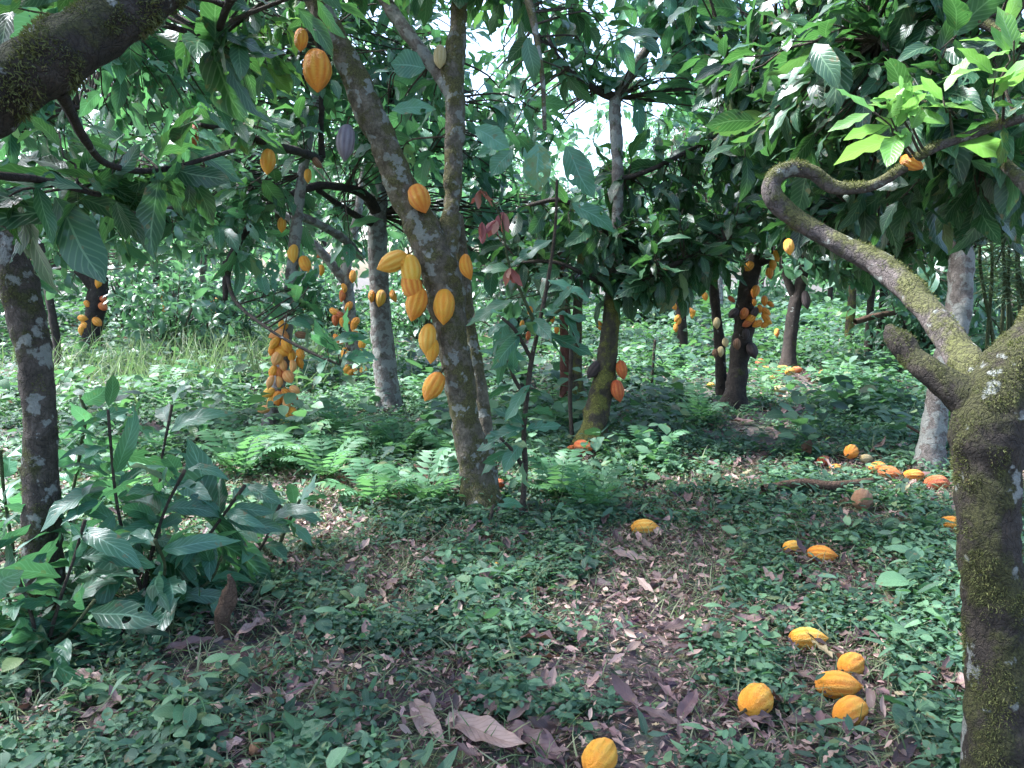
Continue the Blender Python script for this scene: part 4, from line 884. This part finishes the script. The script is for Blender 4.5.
# ------------------------------------------------------------------ ferns
def fern_geo(mb, c, rg, n=7, L=.35, tone=.2, np_=15):
    for k in range(n):
        a = k / n * 6.28 + rg.uniform(-.3, .3); l = L * rg.uniform(.7, 1.15)
        s = np.linspace(0, 1, np_); h = rg.uniform(.5, 1.1)
        x = l * (s * .95); z = l * (h * np.sin(s * 2.2) * .75)
        dv = np.array([math.cos(a), math.sin(a), 0]); sd = np.array([-math.sin(a), math.cos(a), 0])
        p = c + dv * x[:, None] + np.array([0, 0, 1.]) * z[:, None]
        tg = unit(np.gradient(p, axis=0)); nn = unit(np.cross(tg, sd)); nn *= np.sign(nn[:, 2:3] + 1e-6)
        w = l * .30 * np.sin(np.clip(s * 1.0 + .12, 0, 1) * np.pi) ** .7 + .004
        tube(mb2 := MB(), np.column_stack([p, np.full(len(p), .0025)])[::4], 4, .06)
        mb.add(mb2.V[0], mb2.Q[0], luv=np.tile([.5, .5, .3], (len(mb2.V[0]), 1)), tone=np.zeros(len(mb2.V[0])))
        for sg in (-1, 1):
            leaves(mb, p[1:], unit(sd * sg + tg[1:] * .45 + rg.normal(0, .05, (len(p) - 1, 3))), nn[1:], w[1:], w[1:] * .13 + .003, .25, 'lance', 4, 3, fold=.02, wave=.01, tone=np.full(len(p) - 1, tone), rng_=rg)
ferns = [(375, 505, .34, 'bright fern left of the central trunk, widest of the fern patch'), (325, 480, .32, 'fern with arching fronds between the seedling and the central tree'), (425, 505, .3, 'fern touching the ground just left of the central trunk'),
         (240, 478, .36, 'upright feathery fern rising behind the big-leaved bush'), (285, 470, .34, 'pale fern directly below the pod column'), (120, 500, .34, 'fern half hidden among the big leaves on the left'),
         (400, 455, .32, 'fern at the foot of the pale whitish trunk'), (455, 465, .26, 'small fern tucked against the central trunk on its left'), (560, 500, .28, 'low fern beneath the slender sapling, to its right'),
         (590, 515, .24, 'small fern left of the single pod lying on the path'), (700, 425, .3, 'fern in the shade below the big bunch of pods'), (345, 440, .34, 'fern below the loose string of pods'),
         (215, 395, .4, 'fern in the lit thicket left of the pod column'), (880, 405, .36, 'fern in the open ground under the bare leaning limb'), (160, 400, .4, 'light fern in the thicket between the left trunks and pod column'), (650, 465, .25, 'low fern in the shade right of the slim trunk')]
for i, (x, y, L, lab) in enumerate(ferns):
    g = G(x, y); mb = MB(); fern_geo(mb, g, np.random.default_rng(800 + i), 9, L * 1.35, .25)
    o = mb.build('fern', FERN, None, g); o.location = Vector([float(v) for v in g]); tag(o, lab, 'fern', 'ferns in the undergrowth')

# ------------------------------------------------------------------ fallen pods
gp = [(645, 532, 29, 5, 'y', 'single yellow-orange pod lying alone at the head of the path'),
      (584, 455, 18, -50, 'r', 'red-orange pod at the foot of the slim trunk, right of its twin'), (574, 452, 15, 175, 'r', 'smaller red-orange pod at the foot of the slim trunk, left of its twin'),
      (808, 645, 41, 5, 'y', 'yellow blotched pod, topmost of the group of four in the lower right'), (852, 672, 33, 40, 'o', 'orange pod second from the top in the lower right group'),
      (838, 693, 46, -8, 'o', 'long orange pod third from the top in the lower right group'), (851, 719, 42, 32, 'o', 'round orange pod with dark end, lowest of the lower right group'),
      (756, 714, 36, 48, 'o', 'round orange pod with its stalk facing up, left of the group of four'), (601, 772, 34, 60, 'o', 'orange pod cut by the bottom edge of the photo'),
      (793, 554, 23, 20, 'y', 'left one of two half-hidden pods in the weeds above the group'), (822, 559, 28, -20, 'o', 'right one of two half-hidden pods in the weeds above the group'),
      (952, 530, 27, -10, 'o', 'pod in the weeds touching the left side of the thick mossy right tree'), (861, 511, 22, 60, 'b', 'small brownish broken pod behind the dead stick'),
      (824, 466, 16, 30, 'r', 'reddish pod, leftmost of the row behind the dead stick'), (836, 472, 15, 10, 'o', 'small orange pod just below the leftmost reddish one'), (849, 461, 16, 60, 'o', 'round orange pod, middle of the row behind the dead stick'), (866, 463, 15, 10, 'p', 'pale cream pod right of the round orange one'),
      (878, 474, 21, 20, 'o', 'orange pod, left part of the broken pair near the leaning tree'), (889, 479, 18, -40, 'r', 'split orange pod, right part of the broken pair near the leaning tree'), (914, 481, 22, 0, 'o', 'orange pod between the broken pair and the flattened one'), (937, 488, 28, 10, 'r', 'flattened orange pod beside the thick mossy trunk, left of it'),
      (781, 394, 16, 0, 'p', 'whitish pod alone in the dark patch near the far heap'), (824, 376, 11, 0, 'o', 'orange pod alone to the right of the far heap'), (498, 489, 16, 30, 'r', 'orange-brown broken pod against the foot of the central trunk'),
      (765, 372, 12, 20, 'o', 'leftmost pod of the far heap near the V-forked trunk'), (774, 374, 11, -30, 'o', 'second pod from the left in the far heap'), (783, 371, 12, 10, 'y', 'yellowish pod in the middle of the far heap'),
      (790, 376, 12, 40, 'o', 'pod just before the V-forked trunk in the far heap'), (797, 373, 11, -10, 'r', 'rightmost reddish pod of the far heap'), (774, 380, 9, 10, 'o', 'nearest small pod below the far heap'), (711, 387, 8, 0, 'y', 'tiny yellow pod in the grass by the two-stemmed trunk'),
      (760, 368, 9, 60, 'r', 'small pod at the back left of the far heap'), (890, 409, 9, 20, 'y', 'small yellowish pod in the grass under the leaning limb'), (257, 752, 26, 100, 'b', 'brown rotten pod at the bottom left edge of the photo')]
for (x, y, l, ang, tn, lab) in gp:
    ground_pod(x, y, l, ang, tn, lab, fat=1.12 if l > 25 else 1.05, stalk=l > 14, sink=-.35 if y > 700 and x < 800 else (.0 if l > 24 else -.5))
# flat peel
ground_pod(496, 566, 16, 20, 'y', 'small yellow scrap of pod in the weeds below the central trunk', fat=.7, stalk=False)

# ------------------------------------------------------------------ big single fallen leaves
fl = [(425, 730, 70, -65, .0, 'curled mauve-brown dry leaf at the bottom, left of the two largest ones'), (484, 748, 92, -38, .0, 'large ribbed pinkish-brown dry leaf at the bottom edge, left of its twin'), (530, 752, 80, -42, .1, 'grey-mauve dry leaf at the bottom edge, right of the ribbed one'),
      (303, 700, 36, 40, .6, 'small pale pink dry leaf left of the bottom centre'), (62, 692, 40, 0, .5, 'pinkish-tan dry leaf lying flat at the lower left'), (88, 688, 34, 175, .4, 'tan dry leaf overlapping its neighbour at the lower left'),
      (190, 655, 44, 20, .2, 'dull brown broad dry leaf under the big-leaved bush'), (255, 635, 40, 60, .5, 'tan dry leaf beside the upright brown stump'), (800, 682, 46, 110, -.3, 'purplish dry leaf touching the yellow pod in the pod group'),
      (858, 647, 40, 30, -.2, 'ribbed purple dry leaf right of the yellow pod'), (686, 720, 44, 60, .2, 'pinkish dry leaf left of the pod with its stalk up'), (722, 706, 34, 80, .2, 'reddish-brown dry leaf just left of the pod with its stalk up'),
      (628, 612, 28, 10, .7, 'small bright pinkish scrap of leaf on the path'), (627, 565, 34, 170, .4, 'brown dry leaf on the path below the single pod'), (793, 618, 34, 60, .0, 'brown dry leaf above the pod group'),
      (750, 628, 40, 0, .3, 'long pinkish dry leaf lying left above the pod group'), (680, 634, 36, 10, .1, 'flat mauve dry leaf in the middle of the path'), (545, 690, 30, 90, .0, 'dark dry leaf in the weeds left of the lowest path pod'),
      (955, 690, 60, 95, .3, 'large tan curled leaf leaning against the thick mossy right tree'), (540, 735, 40, 20, -.5, 'dark slate dry leaf near the bottom pod'), (395, 590, 28, 30, .3, 'brown leaf scrap in the weeds left of centre'),
      (660, 730, 40, 150, -.3, 'grey fallen leaf right of the bottom pod'), (105, 720, 40, 40, -.2, 'mauve dry leaf at the bottom left')]
for i, (x, y, l, ang, tn, lab) in enumerate(fl):
    g = G(x, y); d = depth_of(g); L = l * d / F * 1.15; a = R(ang); rg = np.random.default_rng(900 + i); mb = MB()
    PODXY.append((g[0], g[1], L * (.5 if l > 39 else .3)))
    dv = np.array([[math.cos(a), math.sin(a), .12]]); p = np.array([[0, 0, .035]]) - dv * L / 2 * [1, 1, 0]
    leaves(mb, p, dv, np.array([[rg.normal(0, .25), rg.normal(-.2, .2), 1.]]), np.array([L]), np.array([L * .14]), np.array([rg.uniform(-.2, .4)]), 'cacao', 26, 11, fold=.25, wave=.045, tone=np.array([tn - .15]), rng_=rg)
    o = mb.build('fallen_leaf', LITTER); o.location = Vector([float(v) for v in g]); tag(o, lab, 'fallen leaf', 'large dry leaves on the ground')

# ------------------------------------------------------------------ ground
def ground():
    ys = np.concatenate([np.arange(-8, 1.5, .25), np.arange(1.5, 9, .05), np.arange(9, 20, .15), np.arange(20, 60, 1.0), np.array([80, 120, 200, 400])])
    xs = np.concatenate([[-300, -120, -60], np.arange(-30, -6, .8), np.arange(-6, 6, .07), np.arange(6, 30.1, .8), [60, 120, 300]])
    X, Y = np.meshgrid(xs, ys); Z = gz(X, Y) + (vnoise(X, Y, .22, 4) - .5) * .025 * (Y < 20)
    V = np.stack([X, Y, Z], -1).reshape(-1, 3); nx, ny = len(xs), len(ys)
    i = np.arange(ny - 1)[:, None] * nx; j = np.arange(nx - 1)[None]
    Q = np.stack([i + j, i + j + 1, i + nx + j + 1, i + nx + j], -1).reshape(-1, 4)
    m, nt, nd, lk = nm('soil'); tc = nd.new('ShaderNodeTexCoord')
    def no(s, d=6., r=.65):
        n = N(nt, 'ShaderNodeTexNoise', Scale=s, Detail=d, Roughness=r); lk.new(tc.outputs['Object'], n.inputs['Vector']); return n.outputs['Fac']
    a = no(3.0); bb = no(30); c = no(1.1)
    base = ramp(nt, bb, [(.3, (.022, .016, .014)), (.55, (.065, .046, .042)), (.75, (.15, .11, .10))])
    base = mix(nt, ramp(nt, a, [(.45, (0, 0, 0)), (.6, (.7, .7, .7))]), base, (.045, .065, .03))
    vo = N(nt, 'ShaderNodeTexVoronoi', Scale=28.0, Randomness=1.0); lk.new(tc.outputs['Object'], vo.inputs['Vector'])
    base = mix(nt, .35, base, vo.outputs['Color'], 'SOFT_LIGHT')
    pb = nd.new('ShaderNodeBsdfPrincipled'); lk.new(base, pb.inputs['Base Color']); pb.inputs['Roughness'].default_value = .9
    bp = N(nt, 'ShaderNodeBump', Strength=.9, Distance=.03); lk.new(bb, bp.inputs['Height']); lk.new(bp.outputs[0], pb.inputs['Normal'])
    out = nd.new('ShaderNodeOutputMaterial'); lk.new(pb.outputs[0], out.inputs[0])
    o = link('ground', make_mesh('ground', V, Q), m); tag(o, 'dark brown soil of the plantation floor', 'ground', kind='structure')
ground()

path_pts = np.array([G(x, y)[:2] for x, y in [(560, 768), (610, 690), (640, 610), (640, 560), (690, 500), (745, 440), (780, 400), (800, 370)]])
def path_d(x, y):
    d = np.full(len(x), 9.)
    for a, b_ in zip(path_pts[:-1], path_pts[1:]):
        ab = b_ - a; t = np.clip(((x - a[0]) * ab[0] + (y - a[1]) * ab[1]) / (ab @ ab), 0, 1)
        d = np.minimum(d, np.hypot(x - a[0] - ab[0] * t, y - a[1] - ab[1] * t))
    return d

def scatter(n, y0, y1, rg, spread=.82):
    # uniform in a wedge, a bit wider than the view
    y = np.sqrt(rg.random(n) * (y1 ** 2 - y0 ** 2) + y0 ** 2); x = (rg.random(n) * 2 - 1) * (y * spread + .4)
    return x, y

def weeds(name, n, y0, y1, leafL, k, h, mat, seed, kind='oval', wr=.34, ns=5, na=3, thr=.42, label='', tone=0., pth=True, stem=True):
    rg = np.random.default_rng(seed); x, y = scatter(n, y0, y1, rg)
    m = vnoise(x, y, .28, 20) * .45 + vnoise(x, y, .9, 22) * .3 + vnoise(x, y, 2.2, 21) * .25
    pd = path_d(x, y); thr_ = thr + (np.clip(.45 - pd * .9, 0, .24) if pth else 0)
    thr_ = thr_ + .05 * np.clip((-x - .4) * 1.0, 0, 1) * np.clip((3.4 - y) * 1.5, 0, 1)
    near_pod = np.zeros(n, bool)
    for q in PODXY: near_pod |= ((x - q[0]) / (q[2])) ** 2 + ((y - q[1] + q[2] * .8) / (q[2] * 1.6)) ** 2 < 1
    keep = (m + rg.normal(0, .10, n) > thr_) & ~near_pod; x = x[keep]; y = y[keep]; n = len(x)
    z = gz(x, y); hh = h * rg.uniform(.3, 1.3, n); c = np.stack([x, y, z], 1)
    lean = np.column_stack([rg.normal(0, .35, (n, 2)), np.ones(n)])
    tp = c + lean * hh[:, None]
    pt = np.repeat(tp, k, 0); f = np.tile(np.arange(k) / k, n); N_ = n * k
    a = np.tile(np.arange(k) * 2.4, n) + np.repeat(rg.random(n) * 6.28, k)
    pos = np.repeat(c, k, 0) * f[:, None] * .8 + pt * (1 - f * .8)[:, None]
    d = unit(np.stack([np.cos(a), np.sin(a), rg.normal(.15, .3, N_)], 1)); nr = unit(np.array([0, 0, 1.]) + rg.normal(0, .35, (N_, 3)))
    pos += d * (leafL * .25)
    L = leafL * rg.uniform(.6, 1.2, N_) * np.repeat(np.exp(rg.normal(0, .27, n)), k)
    tn = tone + np.repeat(rg.normal(0, .38, n), k) + (np.repeat(vnoise(x, y, .9, 33), k) - .5) * .5
    mb = MB(); leaves(mb, pos, d, nr, L, L * wr, rg.uniform(.0, .7, N_), kind, ns, na, fold=.1, wave=.02, tone=tn, rng_=rg)
    if stem:
        L2 = np.linalg.norm(tp - c, axis=1)
        leaves(mb, c - [0, 0, .01], unit(tp - c), rg.normal(0, 1, (n, 3)), L2, .0018, 0., 'lance2', 3, 2, wave=0, fold=0, rng_=rg)
    return tag(mb.build(name, mat), label, 'ground cover', kind='stuff')

weeds('weeds', 30000, 2.0, 5.0, .029, 7, .07, WEED, 1, label='low broad-leaved weeds covering the near ground', thr=.445)
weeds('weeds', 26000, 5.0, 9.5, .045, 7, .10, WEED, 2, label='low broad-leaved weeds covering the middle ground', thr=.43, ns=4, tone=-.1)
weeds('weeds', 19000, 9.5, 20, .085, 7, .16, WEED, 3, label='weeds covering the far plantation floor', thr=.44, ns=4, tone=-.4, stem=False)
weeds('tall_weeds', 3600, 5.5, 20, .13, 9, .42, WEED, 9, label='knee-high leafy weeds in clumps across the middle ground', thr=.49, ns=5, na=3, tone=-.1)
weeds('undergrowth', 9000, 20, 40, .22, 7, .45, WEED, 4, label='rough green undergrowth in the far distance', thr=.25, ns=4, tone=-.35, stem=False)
weeds('creeping_herb', 2600, 2.0, 7.0, .062, 6, .08, WEED, 5, label='brighter rounded creeping herb leaves in patches', thr=.47, tone=.5, wr=.42, ns=6, na=5)
weeds('tall_herbs', 900, 2.1, 6.5, .06, 9, .16, WEED, 12, label='ankle-high leafy herbs standing above the ground cover', thr=.5, tone=.35, wr=.3, ns=6, na=5)
weeds('lance_weeds', 6500, 2.0, 7.0, .065, 6, .12, WEED, 6, kind='lance', wr=.16, label='narrow-leaved weeds among the litter', thr=.42, tone=-.0)

def litter(name, n, y0, y1, L, seed, label, thr=.35, ns=7, na=5, flat=.3, lift=.01, mat=LITTER, tone=0.):
    rg = np.random.default_rng(seed); x, y = scatter(n, y0, y1, rg)
    m = vnoise(x, y, .7, 51); pd = path_d(x, y)
    keep = m + rg.normal(0, .12, n) + np.clip(.5 - pd, 0, .35) > thr; x = x[keep]; y = y[keep]; n = len(x)
    a = rg.random(n) * 6.28; d = unit(np.stack([np.cos(a), np.sin(a), rg.normal(0.05, .18, n)], 1)); nr = unit(np.array([0, 0, 1.]) + rg.normal(0, flat, (n, 3)))
    LL = L * rg.uniform(.3, 1.1, n) * np.exp(rg.normal(0, .3, n)); mb = MB()
    leaves(mb, np.stack([x, y, gz(x, y) + rg.uniform(.004, .03, n) + lift], 1), d, nr, LL, LL * rg.uniform(.13, .22, n), rg.uniform(-.7, .7, n), 'cacao', ns, na, fold=.25, wave=.10, tone=tone + rg.normal(0, .5, n), rng_=rg)
    return tag(mb.build(name, mat), label, 'leaf litter', kind='stuff')
litter('leaf_fragments', 70000, 1.9, 6.8, .038, 70, 'broken brown leaf crumbs covering the near soil', thr=.1, ns=4, na=3, flat=.6, tone=.1)
litter('leaf_litter', 5200, 1.9, 6.0, .08, 71, 'dry brown and mauve leaf litter on the near ground', thr=.25, lift=.03, tone=-.1)
litter('leaf_litter', 5000, 6.0, 14.0, .15, 72, 'dry leaf litter on the middle ground', ns=5, na=3, thr=.5)
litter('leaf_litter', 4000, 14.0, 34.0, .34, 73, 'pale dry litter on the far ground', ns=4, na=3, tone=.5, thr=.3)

def grassy(name, n, y0, y1, L, seed, label, w=.0022, straw=False, mat=GRASS, thr=.35):
    rg = np.random.default_rng(seed); x, y = scatter(n, y0, y1, rg)
    m = vnoise(x, y, .5, 61 + seed % 3); keep = m + rg.normal(0, .1, n) > thr; x = x[keep]; y = y[keep]; n = len(x)
    a = rg.random(n) * 6.28
    d = unit(np.stack([np.cos(a), np.sin(a), rg.normal(.05, .12, n) if straw else rg.uniform(.3, 1.8, n)], 1)); LL = L * rg.uniform(.4, 1.3, n); mb = MB()
    leaves(mb, np.stack([x, y, gz(x, y) + (.012 if straw else 0)], 1), d, unit(np.array([0, 0, 1.]) + rg.normal(0, .4, (n, 3))), LL, w * rg.uniform(.7, 1.6, n), rg.uniform(.1, 1.2, n), 'lance', 5, 2, wave=.0, fold=0, tone=rg.normal(.55 if straw else .15, .4, n), rng_=rg)
    return tag(mb.build(name, mat), label, 'grass', kind='stuff')
grassy('grass', 48000, 1.9, 6.0, .12, 81, 'thin grass blades among the weeds', w=.0026, thr=.3)
grassy('grass', 9000, 6.0, 14.0, .2, 82, 'taller grass in the middle ground', w=.004)
grassy('straw', 22000, 1.9, 5.5, .08, 83, 'dead straw and stalks littering the near ground', straw=True, mat=LITTER, w=.0016)
# tall grass thicket mid-left
rg = np.random.default_rng(84); n = 1500; mb = MB()
g0 = G(190, 380); x = g0[0] + rg.normal(0, 1.3, n); y = g0[1] + rg.normal(0, 1.3, n); a = rg.random(n) * 6.28
leaves(mb, np.stack([x, y, gz(x, y)], 1), unit(np.stack([np.cos(a), np.sin(a), rg.uniform(1, 4, n)], 1)), rg.normal(0, 1, (n, 3)), rg.uniform(.3, .9, n), .007, rg.uniform(.1, 1.1, n), 'lance', 6, 2, wave=0, fold=0, rng_=rg)
tag(mb.build('tall_grass', GRASS), 'thicket of tall arching grass in the lit ground left of the pod column', 'grass', kind='stuff')
# fern cover in middle / far left
rg = np.random.default_rng(85); mb = MB()
for k in range(90):
    x_, y_ = rg.uniform(60, 620), rg.uniform(345, 470)
    if rg.random() < .25: x_ = rg.uniform(620, 930); y_ = rg.uniform(350, 420)
    g = G(x_, y_); fern_geo(mb, g, rg, 6, rg.uniform(.22, .42), .2, 9)
tag(mb.build('fern_cover', FERN), 'ferns merging into a green carpet over the middle ground', 'ferns', kind='stuff')

# ------------------------------------------------------------------ dead wood
def stick(name, nodes, lab, mat=WOOD, cat='stick', sides=10, knob=.12):
    b = nodes[0][:3]; mb = MB(); tube(mb, np.asarray(nodes), sides, .03, knob); o = mb.build(name, mat, None, b); o.location = Vector([float(v) for v in b]); return tag(o, lab, cat)
def gline(pts, r, dz):
    out = []
    for (x, y), rr, z in zip(pts, r, dz): g = G(x, y); out.append([g[0], g[1], g[2] + z, rr])
    return out
stick('fallen_branch', gline([(762, 503), (800, 499), (835, 500), (872, 497)], [.026, .03, .028, .018], [.10, .11, .10, .12]), 'dark fallen branch lying across the weeds behind the half-hidden pods', cat='fallen branch')
stick('fallen_branch', gline([(415, 478), (440, 500), (462, 520)], [.012, .014, .01], [.1, .06, .03]), 'short dead branch leaning at the left foot of the central trunk', cat='fallen branch')
stick('fallen_branch', gline([(515, 512), (545, 524), (580, 540)], [.03, .028, .015], [.05, .04, .03]), 'dark rotten branch lying right of the central trunk foot', BARKDARK, cat='fallen branch')
g = G(226, 636); d = depth_of(g)
stick('dead_stump', np.array([[g[0], g[1], g[2] - .03, .042], [g[0] - .012, g[1], g[2] + .07, .024], [g[0] + .012, g[1] + .01, g[2] + .15, .028], [g[0] + .03, g[1], g[2] + .22, .018], [g[0] + .022, g[1], g[2] + .26, .008]]), 'upright reddish-brown dead stump right of the big-leaved bush', cat='stump', sides=14, knob=.42)
stick('fallen_branch', gline([(70, 640), (110, 632), (150, 618)], [.012, .014, .01], [.03, .05, .06]), 'thin dead branch on the dark soil under the big-leaved bush', cat='fallen branch')
stick('fallen_branch', [[*P(855, 322, 13.), .05], [*P(885, 314, 13.2), .045], [*P(925, 312, 13.4), .03]], 'pale dead bough propped across the two close dark stems', cat='fallen branch')
stick('fallen_branch', gline([(905, 455), (940, 462), (960, 480)], [.012, .012, .01], [.25, .12, .04]), 'thin dead sticks under the leaning limb beside the white trunk', cat='fallen branch')
rg = np.random.default_rng(5); mb = MB()
for k in range(260):
    x, y = rg.uniform(-2.2, 2.6), rg.uniform(2.0, 6.5); a = rg.random() * 6.28; l = rg.uniform(.05, .22); z = float(gz(x, y)) + .02
    q = np.array([[x, y, z, .003], [x + math.cos(a) * l * .5, y + math.sin(a) * l * .5, z + rg.uniform(0, .03), .0028], [x + math.cos(a + rg.normal(0, .3)) * l, y + math.sin(a) * l, z + rg.uniform(-.01, .02), .0015]])
    tube(mb, q, 4, .06)
tag(mb.build('twig_litter', TWIG), 'small dead twigs strewn over the near ground', 'twigs', kind='stuff')

# ------------------------------------------------------------------ light, sky, camera
w = bpy.data.worlds.new('World'); scene.world = w; w.use_nodes = True; nt = w.node_tree
bg = nt.nodes['Background']; sky = nt.nodes.new('ShaderNodeTexSky'); sky.sky_type = 'NISHITA'; sky.sun_disc = False
SUN_EL, SUN_AZ = R(55), R(-70)   # azimuth from +Y towards +X
sky.sun_elevation = SUN_EL; sky.sun_rotation = SUN_AZ; sky.air_density = 1.0; sky.dust_density = 3.0; sky.ozone_density = 1.0
nt.links.new(sky.outputs[0], bg.inputs[0]); bg.inputs[1].default_value = .12
sd = bpy.data.lights.new('sun', 'SUN'); sd.energy = 3.6; sd.angle = R(9); sd.color = (1, .985, .97)
so = bpy.data.objects.new('sun', sd); col.objects.link(so)
dirv = Vector((math.sin(SUN_AZ) * math.cos(SUN_EL), math.cos(SUN_AZ) * math.cos(SUN_EL), math.sin(SUN_EL)))
so.rotation_euler = dirv.to_track_quat('Z', 'Y').to_euler()
cam = bpy.data.cameras.new('camera'); cam.sensor_width = 36; cam.lens = F / 1024 * 36; cam.clip_end = 1000; cam.clip_start = .05
co = bpy.data.objects.new('camera', cam); col.objects.link(co); co.location = (0, 0, CH); co.rotation_euler = (math.pi / 2 - PITCH, 0, 0); scene.camera = co
vs = scene.view_settings; vs.view_transform = 'Standard'; vs.look = 'None'; vs.gamma = 1; vs.exposure = 2.6
vs.use_white_balance = True; vs.white_balance_temperature = 6000; vs.white_balance_tint = 12
scene.cycles.max_bounces = 6; scene.cycles.transparent_max_bounces = 12; scene.cycles.use_denoising = True
